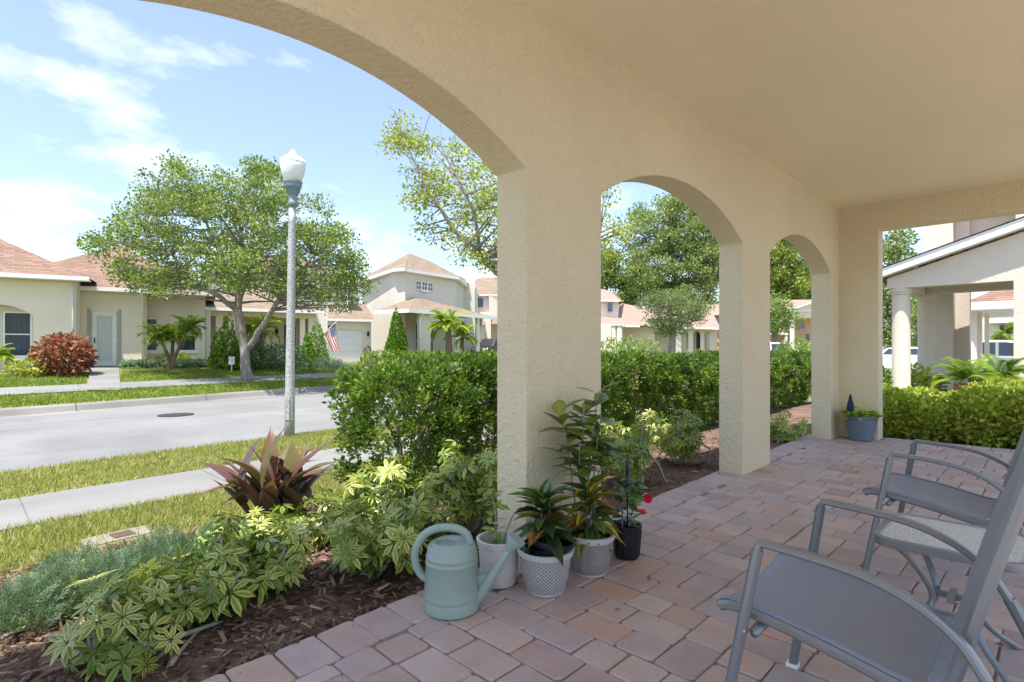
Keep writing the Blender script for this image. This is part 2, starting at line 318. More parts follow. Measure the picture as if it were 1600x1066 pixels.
def spray_tmpl(n=7, ln=.34, wd=.085):
    vs = []; fs = []; ws = []
    for i in range(n):
        t = i/(n-1); sd = (-1)**i; b = len(vs); o = Vector((0, t*.72, .02*sd)); d = Vector((sd*.75*(1-.6*t), .75, .25*((i*3) % 4-1.5)/2)).normalized(); x = d.cross(Vector((.1*sd, 0, 1))).normalized()
        l = ln*(1.1-.3*t)
        for q in (o, o+d*l*.5+x*wd, o+d*l, o+d*l*.5-x*wd): vs.append(tuple(q))
        fs += [(b, b+1, b+2), (b, b+2, b+3)]; ws += [0, .4, 1, .4]
    return tmpl(vs, fs, ws)
T_SPRAY = spray_tmpl(); T_NEEDLE = spray_tmpl(13, .26, .022)
T_CHIP = tmpl([(-.5, 0, 0), (.5, .1, 0), (.42, .95, .1), (-.4, 1, 0), (0, .5, .35)], [(0, 1, 4), (1, 2, 4), (2, 3, 4), (3, 0, 4)], [0, 0, .3, .3, 1])
GREEN = [(.055, .115, .018), (.085, .155, .022), (.045, .09, .018), (.12, .19, .03)]
# ================================================================== GROUND
def NE(a): return 8.05+.095*min(a, 12)+.02*max(0, a-12)          # near edge of the road
def RE(a): return 16.0+.23*min(a, 16)+.06*max(0, a-16)           # far kerb
def zfar(a, b): return -.08+min(.58, max(0, .10*(b-RE(a))))
def hit(u, v):                                                    # where a photo ray meets the rising lawn across the street
    t = 8.0
    while t < 120:
        p = at(u, v, t)
        if p.y > RE(p.x) and p.z <= zfar(p.x, p.y): return p
        t += .02
    return p
g = MB(); g.box(-700, 700, -700, 700, -1.2, -.6); struct('ground', g, 'earth')
AX = [-14, -8, -4, -2] + list(range(0, 45))
def ribbon(f0, f1, z0, z1, sub=1, xs=AX):
    m_ = MB(); n = sub+1; vs = []
    for a in xs:
        for j in range(n):
            s = j/sub; vs.append((a, f0(a)*(1-s)+f1(a)*s, (z0(a, s) if callable(z0) else z0*(1-s)+z1*s)))
    return m_.add(vs, [(i*n+j, (i+1)*n+j, (i+1)*n+j+1, i*n+j+1) for i in range(len(xs)-1) for j in range(sub)])
struct('near_lawn', ribbon(lambda a: -40, lambda a: NE(a), -.14, -.14, 1, AX), 'turf')
struct('road', ribbon(lambda a: NE(a)+.05, lambda a: RE(a)-.02, lambda a, s: -.27+.10*(1-(2*s-1)**2), 0, 16), 'road_surface')
kb = ribbon(lambda a: NE(a)-.03, lambda a: NE(a)+.42, -.155, -.262, 3); struct('near_curb', kb, 'old_concrete')
kb = MB()
for i in range(len(AX)-1):
    a0, a1 = AX[i], AX[i+1]
    prof = [(-.48, -.250), (-.10, -.245), (-.02, -.12), (.05, -.085), (.16, -.082), (.16, -.3)]
    for j in range(5):
        (d0, z0), (d1, z1) = prof[j], prof[j+1]
        jo = .012 if i % 3 == 0 else 0; kb.quad((a0+jo, RE(a0)+d0, z0), (a1, RE(a1)+d0, z0), (a1, RE(a1)+d1, z1), (a0+jo, RE(a0)+d1, z1))
struct('far_curb', kb, 'old_concrete')
DS = [.14, .5, 1, 1.5, 2, 3, 4, 5, 5.8, 8, 14, 30, 80, 160]
fl = MB(); vs = [(a, RE(a)+d, zfar(a, RE(a)+d)-.02) for a in AX for d in DS]; n = len(DS)
fl.add(vs, [(i*n+j, (i+1)*n+j, (i+1)*n+j+1, i*n+j+1) for i in range(len(AX)-1) for j in range(n-1)]); struct('far_lawn', fl, 'turf')
g = MB(); g.box(44, 420, -260, 300, -.5, .02); struct('distant_ground', g, 'turf')
g = MB(); g.box(-14, 9, -20, -4.0, -.3, -.02); g.box(-14, -4.0, -3.999, 2.0, -.3, -.021); struct('bounce_apron', g, 'pale_concrete')  # added unseen concrete behind the viewpoint, bounces sunlight into the porch
g = MB(); g.box(9.9, 43.9, -30, 1.6, -.3, -.125); struct('neighbour_pavement', g, 'pale_concrete')
# pavements of single slabs
def slabs(name, f0, f1, zf, xs, gap=.005):
    base = ribbon(f0, f1, zf(0, 0)-.012 if name == 'sidewalk' else (lambda a, s: zf(a, f0(a)*(1-s)+f1(a)*s)-.012), zf(0, 0)-.012, 1, xs); st = struct(name, base, 'old_concrete')
    for a0, a1 in zip(xs[:-1], xs[1:]):
        q = MB(); P = []
        for z in (-.08, 0):
            for a, f in ((a0+gap, f0), (a1-gap, f0), (a1-gap, f1), (a0+gap, f1)): P.append((a, f(a), zf(a, f(a))+z))
        q.add(P, [(4, 5, 6, 7), (0, 1, 5, 4), (1, 2, 6, 5), (2, 3, 7, 6), (3, 0, 4, 7)]); q.obj('slab', 'pale_concrete', st)
slabs('sidewalk', lambda a: 5.47+.075*a, lambda a: 6.53+.085*a, lambda a, b: -.122, [-2.6+1.5*i for i in range(14)])
slabs('far_sidewalk', lambda a: RE(a)+1.75, lambda a: RE(a)+2.9, lambda a, b: zfar(a, b)+.012, [-3+1.8*i for i in range(12)])
# planting bed
def bed_edge(a): return 4.30+.03*max(0, a-6)+.10*math.sin(a*1.7)+.35*(1/(1+math.exp(-(a-2.2)*3)))
bd = MB(); xs = [-3+.15*i for i in range(120)]; vs = []
for a in xs:
    for j in range(9):
        s = j/8; b = 2.06*(1-s)+bed_edge(a)*s; z = -.045 - .07*s*s + .022*math.sin(a*5+j)*math.sin(a*2.3+j*1.7)
        vs.append((a, b, -.10 if j == 0 else (-.136 if j == 8 else z)))
bd.add(vs, [(i*9+j, (i+1)*9+j, (i+1)*9+j+1, i*9+j+1) for i in range(len(xs)-1) for j in range(8)])
tag(bd.obj('planting_bed', 'mulch_soil', smooth=True), kind='structure')
def zbed(a, b): s = max(0, min(1, (b-2.06)/(bed_edge(a)-2.06))); return -.045-.07*s*s
# ================================================================== PORCH
porch = thing('porch', 'tan stucco arcaded porch with low arches, flat ceiling and square pillars', 'porch')
B0, B1, SPR, RISE, CEIL = 2.105, 2.345, 2.22, .325, 3.16
arches = [(-.06, 2.25), (2.975, 5.289), (5.997, 8.20)]
wa = MB(); a_end = 8.87; cur = -.78; NSEG = 44
def arch_z(x, x0, x1):
    hs = (x1-x0)/2; rr = (hs*hs+RISE*RISE)/(2*RISE); c = x-(x0+x1)/2; return SPR+math.sqrt(max(0, rr*rr-c*c))-(rr-RISE)
def pillar(x0, x1):
    for b, fl_ in ((B0, 1), (B1, 0)): wa.add([(x0, b, -.12), (x1, b, -.12), (x1, b, SPR), (x0, b, SPR)], [(0, 1, 2, 3) if fl_ else (3, 2, 1, 0)])
    wa.quad((x0, B1, -.12), (x0, B0, -.12), (x0, B0, SPR), (x0, B1, SPR)); wa.quad((x1, B0, -.12), (x1, B1, -.12), (x1, B1, SPR), (x1, B0, SPR))
    for b, fl_ in ((B0, 1), (B1, 0)): wa.add([(x0, b, SPR), (x1, b, SPR), (x1, b, CEIL+.2), (x0, b, CEIL+.2)], [(0, 1, 2, 3) if fl_ else (3, 2, 1, 0)])
for x0, x1 in arches:
    pillar(cur, x0); cur = x1
    for i in range(NSEG):
        a, b = x0+(x1-x0)*i/NSEG, x0+(x1-x0)*(i+1)/NSEG; za, zb = arch_z(a, x0, x1), arch_z(b, x0, x1)
        wa.quad((a, B0, za), (b, B0, zb), (b, B0, CEIL+.2), (a, B0, CEIL+.2)); wa.quad((b, B1, zb), (a, B1, za), (a, B1, CEIL+.2), (b, B1, CEIL+.2))
        wa.quad((b, B0, zb), (a, B0, za), (a, B1, za), (b, B1, zb))
pillar(cur, 8.62)
def welded(mb, name, mats, parent, bev):
    import bmesh
    me = mb.mesh(name, mats); bm = bmesh.new(); bm.from_mesh(me); bmesh.ops.remove_doubles(bm, verts=bm.verts, dist=1e-4); bm.to_mesh(me); bm.free()
    o = link(name, me, parent); md = o.modifiers.new('bevel', 'BEVEL'); md.width = bev; md.segments = 3; md.limit_method = 'ANGLE'; md.angle_limit = R(50); md.harden_normals = False
    return o
welded(wa, 'arcade_wall', 'porch_stucco', porch, .011)
ew = MB(); ew.box(8.62, 8.87, 1.643, B1-.002, -.12, CEIL+.1); welded(ew, 'corner_pillar', 'porch_stucco', porch, .011)
ew = MB(); ew.box(8.622, 8.868, -1.38, 1.655, 2.80, CEIL+.1); welded(ew, 'end_beam', 'porch_stucco', porch, .011)
ew = MB(); ew.box(-1.38, 8.63, -1.38, 2.11, CEIL, CEIL+.18); ew.obj('ceiling', 'ceiling_plaster', porch)
ew = MB(); ew.box(-1.4, 8.88, -1.4, 2.50, CEIL+.2, CEIL+.30); rf = ew.obj('roof', 'tan_shingle', porch)
ew = MB(); ew.box(-1.4, 8.88, 2.501, 2.62, CEIL+.205, CEIL+.30); ew.obj('gutter', 'white_paint', porch)
# ================================================================== PATIO PAVERS
pat = MB(); pat.box(-3.99, 8.95, -3.99, 2.12, -.12, -.0095); patio = struct('patio_floor', pat, 'joint_sand')
U = .0862
def paver_poly(poly, jit=.004, ch=.011):
    # poly: 4 corners ccw (x,y); returns a low stone with chamfered corners and worn edges
    out = []
    for i in range(4):
        p = Vector(poly[i]); a = (Vector(poly[i-1])-p); b = (Vector(poly[(i+1) % 4])-p); c = ch*random.uniform(.6, 1.6)
        out += [p+a.normalized()*min(c, a.length*.3), p+b.normalized()*min(c, b.length*.3)]
    out = [q+Vector((random.uniform(-jit, jit), random.uniform(-jit, jit))) for q in out]
    cen = sum(out, Vector((0, 0)))/8; tz = random.uniform(-.0018, .0018); vs = []
    for ins, z in ((0, -.02), (0, -.0058), (.0075, 0)):
        for q in out: d = cen-q; qq = q+d.normalized()*ins; vs.append((qq.x, qq.y, z+tz*(1 if z > -.01 else 0)))
    fs = [(k*8+i, k*8+(i+1) % 8, (k+1)*8+(i+1) % 8, (k+1)*8+i) for k in range(2) for i in range(8)] + [tuple(range(16, 24))]
    return vs, fs
pieces = []
gx0, gy0 = -3.9, -3.9; nx, ny = int((8.66-gx0)/U)+2, int((2.4-gy0)/U)+1
occ = np.zeros((ny+4, nx+4), bool); occ[:, nx:] = True
for r in range(ny):
    c = 0
    while c < nx:
        if occ[r, c]: c += 1; continue
        run = 0
        while c+run < nx and not occ[r, c+run]: run += 1
        ch = [(w, h) for (w, h) in ((2, 2), (2, 3), (3, 2), (2, 3), (3, 2)) if run-w == 0 or run-w >= 2] or [(run, 2)]
        w, h = random.choice(ch); occ[r:r+h, c:c+w] = True; pieces.append((gx0+c*U, gy0+r*U, w*U, h*U)); c += w
def bin_(a): return 1.935+.033*a
polys = []; G = .0032
for x, y, w, h in pieces:
    if x > 8.6: continue
    x1 = x+w; t0, t1 = min(y+h, bin_(x)), min(y+h, bin_(x1))
    if min(t0, t1)-y < .045: continue
    if x1 > 8.63: x1 = 8.63
    polys.append([(x+G, y+G), (x1-G, y+G), (x1-G, t1-G), (x+G, t0-G)])
a = -1.6
while a < 8.5:                                    # border course
    w = .178+random.uniform(-.004, .004); polys.append([(a+G, bin_(a)+G), (a+w-G, bin_(a+w)+G), (a+w-G, bin_(a+w)+.245), (a+G, bin_(a)+.245+random.uniform(-.008, .008))]); a += w
for k in range(46):                               # course under the end opening
    y = 1.60-.09*2*k
    if y > -2.4: polys.append([(8.64, y-.172), (8.90, y-.172), (8.90, y), (8.64, y)])
def score(p):
    c = Vector((sum(q[0] for q in p)/4, sum(q[1] for q in p)/4)); t = c.dot(FW); l = c.dot(RT)
    if t < .5: return -1
    u, v = 800+FPX*l/t, HV+FPX*EYE/t
    if not (-40 < u < 1640 and v < 1110): return -1
    if c.y < .1 and u > 1560: return .01/t
    return 1/t**2
sc_ = [(score(p), i) for i, p in enumerate(polys)]; order = [i for s, i in sorted(sc_, reverse=True)]
rest = MB(); rest_c = []
for k, i in enumerate(order):
    vs, fs = paver_poly(polys[i])
    if k < 300 and sc_[i][0] > 0:
        q = MB(); cx, cy_ = vs[0][0], vs[0][1]; q.add([(x-cx, y-cy_, z) for x, y, z in vs], fs); o = q.obj('paver', 'paver_stone', patio); o.location = (cx, cy_, 0)
    elif sc_[i][0] > -1 or random.random() < .9:
        rest.add(vs, fs); rest_c += [random.random()]*len(vs)
ro = rest.obj('paver_field', 'paver_stone_joined', patio); ro['kind'] = 'stuff'
ca = ro.data.attributes.new('Col', 'FLOAT_COLOR', 'POINT'); ca.data.foreach_set('color', np.repeat(np.array(rest_c, np.float32), 4))
# ================================================================== GRASS AND MULCH
def blades(name, n, sample, hgt, wid, stops, label):
    P = sample(n); q_ = np.sin(P[:, 0]*3.1+1.3*np.sin(P[:, 1]*2.7))*np.sin(P[:, 1]*4.3+1.7*np.sin(P[:, 0]*1.9)); P = P[rng.random(len(P)) < .72+.4*q_]; n = len(P); d = np.c_[rng.normal(0, .45, n), rng.normal(0, .45, n), np.ones(n)]; nn = unit(n)
    h = rng.uniform(*hgt, n); w = rng.uniform(*wid, n)
    c = cols(n, stops, .2); return tag(cloud(name, [scatter(T_BLADE, P, frames(d, nn), np.c_[w, h, h], c*.75, c*1.1)], 'blade'), label, 'grass', kind='stuff')
def s_lawn(n):
    a = rng.uniform(-.6, 4.6, n); b = np.array([rng.uniform(bed_edge(x)-.08, 5.50+.075*x) for x in a]); return np.c_[a, b, np.full(n, -.14)]
def s_strip(n):
    a = rng.uniform(-.4, 7, n); s = rng.uniform(0, 1, n)**.9; return np.c_[a, (6.50+.085*a)*(1-s)+(8.10+.095*a)*s, np.full(n, -.145)]
def s_far(n):
    a = rng.uniform(-1, 15, n); d = np.where(rng.random(n) < .45, rng.uniform(.1, 1.8, n), rng.uniform(2.85, 5.5, n)); b = np.array([RE(x) for x in a])+d
    P = np.c_[a, b, [zfar(x, y)-.02 for x, y in zip(a, b)]]
    tt = a*FW.x+b*FW.y; uu = 800+FPX*(a*RT.x+b*RT.y)/tt; return P[~((uu > 134) & (uu < 190) & (d > 2.8))]
GR = [(.17, .21, .04), (.23, .25, .06), (.14, .185, .03), (.34, .31, .15), (.28, .28, .10), (.36, .32, .18)]
blades('front_lawn_grass', 56000, s_lawn, (.03, .075), (.005, .012), GR, 'sunlit green grass growing between planting bed and sidewalk')
blades('verge_grass', 56000, s_strip, (.03, .075), (.006, .014), GR, 'yellowish green grass verge growing between sidewalk and street')
blades('far_verge_grass', 54000, s_far, (.05, .11), (.012, .03), [(.14, .20, .03), (.20, .25, .045), (.11, .17, .022)], 'green grass growing in the yards across the street')
n = 15000; a = rng.uniform(-.6, 7.5, n)**1; a[:9000] = rng.uniform(-.6, 3.6, 9000); b = np.array([rng.uniform(2.20, bed_edge(x)+.04) for x in a]); z = np.array([zbed(x, y) for x, y in zip(a, b)])+rng.uniform(.0, .022, n)
d = np.c_[rng.normal(size=(n, 2)), rng.normal(0, .22, n)]; nn = np.c_[rng.normal(0, .4, (n, 2)), np.ones(n)]
c = cols(n, [(.12, .075, .055), (.085, .05, .037), (.18, .12, .09), (.26, .185, .145), (.32, .24, .195)], .25); l = rng.uniform(.025, .085, n)
tag(cloud('mulch', [scatter(T_CHIP, np.c_[a, b, z], frames(d, nn), np.c_[l*.22, l, l*.25], c*.8, c)], 'blade'), 'brown shredded bark mulch spread over the planting bed', 'mulch', kind='stuff')
# ================================================================== HOUSES
class Fac:                                         # a house front: x along it, y into the house, z up from its base
    def __init__(s, u, t, e, zb):
        s.O = W((u-800)/FPX*t, t, zb); s.e = (RT*e[0]+FW*e[1]).normalized(); s.n = Vector((s.e.y, -s.e.x)); s.zb = zb
        s.rz = math.atan2(s.e.y, s.e.x)
    def px(s, u, v, off=0.0):
        d = FW+RT*((u-800)/FPX); O = Vector((s.O.x, s.O.y))+s.n*off
        # O + x e = t d
        det = s.e.x*(-d.y)+d.x*s.e.y; x = (-O.x*(-d.y)+(-d.x)*O.y)/det
        p = O+s.e*x; t = p.dot(FW); return x, EYE-(v-HV)/FPX*t-s.zb
    def x(s, u, off=0.0): return s.px(u, 500, off)[0]
    def z(s, u, v, off=0.0): return s.px(u, v, off)[1]
def wall_holes(mb, x0, x1, z0, z1, y, holes, depth=.14, mi=0):
    xs = sorted({x0, x1, *[h[0] for h in holes], *[h[1] for h in holes]}); zs = sorted({z0, z1, *[h[2] for h in holes], *[h[3] for h in holes]})
    xs = [x for x in xs if x0 <= x <= x1]; zs = [z for z in zs if z0 <= z <= z1]
    for i in range(len(xs)-1):
        for j in range(len(zs)-1):
            cx, cz = (xs[i]+xs[i+1])/2, (zs[j]+zs[j+1])/2
            if not any(h[0] < cx < h[1] and h[2] < cz < h[3] for h in holes): mb.quad((xs[i], y, zs[j]), (xs[i+1], y, zs[j]), (xs[i+1], y, zs[j+1]), (xs[i], y, zs[j+1]), mi)
    for a, b, c, d in holes:
        mb.quad((a, y, c), (a, y, d), (a, y+depth, d), (a, y+depth, c), mi); mb.quad((b, y, d), (b, y, c), (b, y+depth, c), (b, y+depth, d), mi)
        mb.quad((a, y, d), (b, y, d), (b, y+depth, d), (a, y+depth, d), mi); mb.quad((a, y, c), (a, y+depth, c), (b, y+depth, c), (b, y, c), mi)
def window(par, x0, x1, z0, z1, y, grid=(1, 2), curtain=True, glass_m='dark_glass', sill=True, fw=.055):
    f = MB(); d0, d1 = y+.02, y+.09
    f.box(x0, x0+fw, d0, d1, z0, z1); f.box(x1-fw, x1, d0, d1, z0, z1); f.box(x0+fw, x1-fw, d0+.002, d1, z0, z0+fw); f.box(x0+fw, x1-fw, d0+.002, d1, z1-fw, z1)
    for i in range(1, grid[0]): x = x0+(x1-x0)*i/grid[0]; f.box(x-.02, x+.02, d0+.012, d1-.01, z0+fw, z1-fw)
    for j in range(1, grid[1]): z = z0+(z1-z0)*j/grid[1]; f.box(x0+fw, x1-fw, d0+.008, d1-.006, z-.02, z+.02)
    w = f.obj('window', 'white_paint', par)
    p = MB(); p.quad((x0+.01, y+.06, z0), (x1-.01, y+.06, z0), (x1-.01, y+.06, z1), (x0+.01, y+.06, z1)); p.obj('pane', 'window_glass' if curtain else glass_m, w)
    if curtain:
        c = MB(); nn = max(8, int((x1-x0)/.07)); vs = []
        for i in range(nn+1):
            x = x0+(x1-x0)*i/nn; vs += [(x, y+.13+(.05 if i % 2 else 0), z0), (x, y+.13+(.05 if i % 2 else 0), z1)]
        c.add(vs, [(2*i, 2*i+2, 2*i+3, 2*i+1) for i in range(nn)]); c.obj('curtain', 'curtain', w)
    if sill:
        q = MB(); q.box(x0-.09, x1+.09, y-.07, y+.02, z0-.1, z0-.002); q.obj('sill', 'white_paint', w)
    return w
def gable_roof(mb, x0, x1, y0, y1, z, pitch=.5, hipl=True, hipr=True):
    ym = (y0+y1)/2; h = (y1-y0)/2*pitch; d = (y1-y0)/2; a, b = (x0+d if hipl else x0), (x1-d if hipr else x1)
    if a > b: a = b = (x0+x1)/2
    mb.add([(x0, y0, z), (x1, y0, z), (x1, y1, z), (x0, y1, z), (a, ym, z+h), (b, ym, z+h)], [(0, 1, 5, 4), (2, 3, 4, 5), (1, 2, 5), (3, 0, 4)])
def gutter(par, x0, x1, y, z, name='gutter'):
    q = MB(); q.box(x0, x1, y-.10, y, z-.13, z+.02); q.box(x0, x1, y+.002, y+.35, z-.13, z-.09); return q.obj(name, 'white_paint', par)
def pipe(par, pts, r=.045, name='downspout', mat='white_paint'):
    q = MB(); q.tube(pts, r, 6); return q.obj(name, mat, par, smooth=True)
def lantern(par, x, y, z):
    q = MB(); q.lathe([(.03, 0), (.075, .06), (.09, .26), (.03, .34), (.012, .42)], 8, (x, y-.13, z)); q.box(x-.02, x+.02, y-.13, y, z+.1, z+.16); return q.obj('lantern', 'lantern_black', par)
def column(par, x, y, r, z0, z1, mat='white_stucco', name='column', seg=20):
    q = MB(); q.lathe([(r*1.25, z0), (r*1.25, z0+.08), (r*1.08, z0+.12), (r, z0+.16), (r*.97, z1-.14), (r*1.1, z1-.12), (r*1.1, z1-.09), (r*1.25, z1-.07), (r*1.25, z1)], seg, (x, y, 0)); return q.obj(name, mat, par, angle=40)
# ---- house with storm door and red roof, across the street
A = Fac(164, 21.5, (.871, .491), .5)
hA = thing('house', 'single storey tan stucco house with red shingle roof and glazed storm door', 'house', A.O, A.rz)
OFF = 1.1; xr = A.x(118, OFF); xl = xr-7; ze = A.z(60, 434, OFF)
wx0, wx1 = A.x(4, OFF-.35), A.x(50, OFF-.35); wz0, wz1 = A.z(27, 558, OFF-.35), A.z(27, 487, OFF-.35)
m_ = MB(); hx0, hx1, hz1 = A.x(-60, OFF), A.x(52, OFF), A.z(40, 476, OFF)
wall_holes(m_, xl, xr, -.3, ze, -OFF, [(hx0, hx1, -.3, hz1)], .35)
m_.quad((xr, -OFF, -.3), (xr, .4, -.3), (xr, .4, ze), (xr, -OFF, ze))
m_.obj('wall', 'house_stucco', hA)
m_ = MB(); nseg = 14                                # shallow arch over the recessed window
for i in range(nseg):
    t0, t1 = i/nseg, (i+1)/nseg; z0_, z1_ = [hz1-.02-.38*(2*t-1)**2 for t in (t0, t1)]; a_, b_ = hx0+(hx1-hx0)*t0, hx0+(hx1-hx0)*t1
    m_.add([(a_, -OFF-.002, z0_), (b_, -OFF-.002, z1_), (b_, -OFF-.002, hz1+.01), (a_, -OFF-.002, hz1+.01), (a_, -OFF+.34, z0_), (b_, -OFF+.34, z1_)], [(0, 1, 2, 3), (1, 0, 4, 5)])
m_.obj('arch_head', 'house_stucco', hA)
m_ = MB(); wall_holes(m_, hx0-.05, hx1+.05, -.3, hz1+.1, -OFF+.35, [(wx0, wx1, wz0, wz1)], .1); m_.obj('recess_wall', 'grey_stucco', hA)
window(hA, wx0, wx1, wz0, wz1, -OFF+.35)
m_ = MB(); gable_roof(m_, xl-.4, A.x(140, OFF+.4), -OFF-.45, 6.2, ze+.03, .52); m_.obj('roof', 'red_shingle', hA)
gutter(hA, xl-.4, A.x(140, OFF+.45), -OFF-.45, ze+.05)
ze2 = A.z(170, 452, .35); W2_ = .75; xe = A.x(228); xw = A.x(321, -W2_)
dx0, dx1 = A.x(141), A.x(185); dz1 = A.z(164, 486); m_ = MB(); wall_holes(m_, xr, xe, -.3, ze2, 0, [(dx0, dx1, 0, dz1)], .2)
W2 = .75; wins = [(A.x(217, -W2), A.x(247, -W2), A.z(240, 549, -W2), A.z(240, 497, -W2)), (A.x(277, -W2), A.x(307, -W2), A.z(290, 549, -W2), A.z(290, 499, -W2))]
m_.quad((xe, 0, -.3), (xe, W2, -.3), (xe, W2, ze2), (xe, 0, ze2)); m_.quad((xw, W2, -.3), (xw, 8, -.3), (xw, 8, ze2), (xw, W2, ze2)); wall_holes(m_, xe, xw, -.3, ze2, W2, wins, .12); m_.obj('wall', 'house_stucco', hA)
for w_ in wins: window(hA, *w_, W2, curtain=True)
for q_ in ((dx0-.09, dx0-.002), (dx1+.002, dx1+.09)):
    m_ = MB(); m_.box(*q_, -.03, .04, 0, dz1+.09); m_.obj('door_trim', 'trim_grey', hA)
m_ = MB(); m_.box(dx0, dx1, .10, .15, .03, dz1-.01); dr = m_.obj('door', 'storm_door', hA)
m_ = MB(); a_, b_ = dx0+.06, dx1-.06; m_.box(a_, a_+.14, .04, .09, .05, dz1-.03); m_.box(b_-.14, b_, .04, .09, .05, dz1-.03); m_.box(a_+.14, b_-.14, .042, .09, dz1-.2, dz1-.03); m_.box(a_+.14, b_-.14, .042, .09, .05, .22); m_.obj('screen_frame', 'white_paint', dr)
for i in range(3):
    m_ = MB(); z0_ = .35+i*.62; m_.box(a_+.24, b_-.24, .088, .098, z0_, z0_+.5); m_.obj('door_panel', 'storm_door', dr)
m_ = MB(); m_.box(a_+.05, a_+.09, .0, .04, .95, 1.15); m_.obj('handle', 'dark_trim', dr)
m_ = MB(); m_.box(dx0-.1, dx1+.1, -.35, .1, -.25, -.02); m_.obj('door_step', 'trim_grey', hA)
yr = 8.4
m_ = MB(); gable_roof(m_, xr-3, xw+.4, -.42, yr, ze2+.02, .54, True, True); m_.obj('roof', 'red_shingle', hA)
gutter(hA, xr+.01, xe+.28, -.42, ze2+.04); gutter(hA, xe+.29, xw+.4, -.42, ze2+.035)
pipe(hA, [(xe-.12, -.4, ze2-.1), (xe-.1, -.06, ze2-.35), (xe-.1, -.06, 0)])
pipe(hA, [(xr-.08, -OFF-.06, ze-.1), (xr-.08, -OFF-.06, 0)], .03)
# ---- the porch unit with the flag
P2 = Fac(337, 28, (.871, .491), .45)
hB = thing('house', 'tan house with pillared front porch and garage beside the flag', 'house', P2.O, P2.rz)
zE = P2.z(340, 484); xB = P2.x(492); dep = 1.7
m_ = MB()                                           # front piers
for u0, u1 in ((337, 349), (357, 368), (469, 477), (482, 492)):
    q = MB(); q.box(P2.x(u0), P2.x(u1), .0, .45, -.3, zE-.32); q.obj('pillar', 'house_stucco', hB)
q = MB(); q.box(P2.x(322), P2.x(329), -.5, .3, -.3, zE+.1); q.obj('pillar', 'white_stucco', hB)
q = MB(); q.box(P2.x(322)+.01, xB, .02, .43, zE-.32, zE+.05); q.obj('porch_beam', 'house_stucco', hB)
bw = [(P2.x(383, -dep), P2.x(410, -dep), .5, 2.2), (P2.x(444, -dep), P2.x(463, -dep), 0, 2.15)]
m_ = MB(); wall_holes(m_, P2.x(310), xB+1, -.3, zE+.3, dep, bw, .12); m_.quad((xB, .0, -.3), (xB, 9, -.3), (xB, 9, zE+.2), (xB, 0, zE+.2)); m_.obj('wall', 'house_stucco', hB)
window(hB, *bw[0], dep, (2, 2), False); q = MB(); q.box(bw[1][0], bw[1][1], dep+.05, dep+.1, 0, 2.15); d_ = q.obj('door', 'dark_trim', hB)
q = MB(); q.box(bw[1][1]-.02, bw[1][1]+.09, dep-.03, dep+.05, 0, 2.2); q.obj('door_trim', 'white_paint', hB)
m_ = MB(); gable_roof(m_, P2.x(322)-.5, xB+.4, -.6, 7.5, zE+.04, .5); m_.obj('roof', 'tan_shingle', hB)
gutter(hB, P2.x(322)-.5, xB+.42, -.6, zE+.05); lantern(hB, P2.x(432, -dep), dep, 1.6)
# rear upper storey and garage
G = Fac(530, 38, (.871, .491), .52)
loc = lambda f, x, y, z: Matrix.Rotation(-P2.rz, 4, 'Z') @ (Matrix.Rotation(f.rz, 4, 'Z') @ Vector((x, y, z)) + f.O - P2.O)
gar = bpy.data.objects.new('garage', None); COL.objects.link(gar); gar.parent = hB; gar.location = Matrix.Rotation(-P2.rz, 4, 'Z') @ (G.O-P2.O); gar.rotation_euler.z = G.rz-P2.rz
gx0, gx1, gz1 = G.x(485), G.x(566), G.z(530, 515); ze3 = G.z(530, 500); gxr = G.x(580)
m_ = MB(); wall_holes(m_, gx0-1, gxr, -.3, ze3, 0, [(gx0, gx1, -.02, gz1)], .2); m_.obj('wall', 'house_stucco', gar)
gdr = MB(); gdr.box(gx0, gx1, .16, .2, -.02, gz1); gd = gdr.obj('garage_door', 'white_paint', gar)
for i in range(4):
    q = MB(); h_ = gz1/4; q.box(gx0+.02, gx1-.02, .13, .158, i*h_+.012, (i+1)*h_-.012); q.obj('panel', 'white_paint', gd)
lantern(gar, G.x(574.5), 0, G.z(574, 526)); gutter(gar, gx0-1, gxr+.1, -.4, ze3+.03)
m_ = MB(); m_.add([(gx0-1, -.4, ze3+.06), (gxr+.15, -.4, ze3+.06), (gxr+.15, 2.2, ze3+1.35), (gx0-1, 2.2, ze3+1.35)], [(0, 1, 2, 3)]); m_.obj('roof', 'tan_shingle', gar)
m_ = MB(); m_.box(gx0-6, G.x(549), .9, 7, ze3+.1, ze3+3.1); m_.box(gx0-6, gxr-.3, 2.21, 7, ze3+.1, ze3+2.9); m_.obj('upper_wall', 'grey_stucco', gar)
m_ = MB(); gable_roof(m_, gx0-6.4, G.x(549)+.4, .5, 7.4, ze3+3.12, .45); m_.obj('upper_roof', 'tan_shingle', gar)
pipe(gar, [(G.x(547), .86, ze3+3), (G.x(547), .86, ze3+.75), (G.x(549)+.1, .6, ze3+.5)], .05)
tcu = bpy.data.curves.new('number', 'FONT'); tcu.body = '187'; tcu.size = .36; tcu.extrude = .01; tcu.align_x = 'CENTER'; tmp = bpy.data.objects.new('tmp', tcu); COL.objects.link(tmp)
dg = bpy.context.evaluated_depsgraph_get(); me = bpy.data.meshes.new_from_object(tmp.evaluated_get(dg)); bpy.data.objects.remove(tmp); me.materials.clear(); me.materials.append(MATS['lantern_black'])
o = link('house_number', me, gar); o.rotation_euler = (PI/2, 0, 0); o.location = (G.x(514), -.02, G.z(514, 511)-.13)
q = MB(); q.tube([(gxr-.55, -.25, 0), (gxr-.5, -.2, .75), (gxr-.3, -.15, .95), (gxr-.1, -.2, .75), (gxr-.05, -.25, 0)], .05, 6); q.tube([(gxr-.5, -.2, .45), (gxr-.1, -.2, .45)], .03, 6)
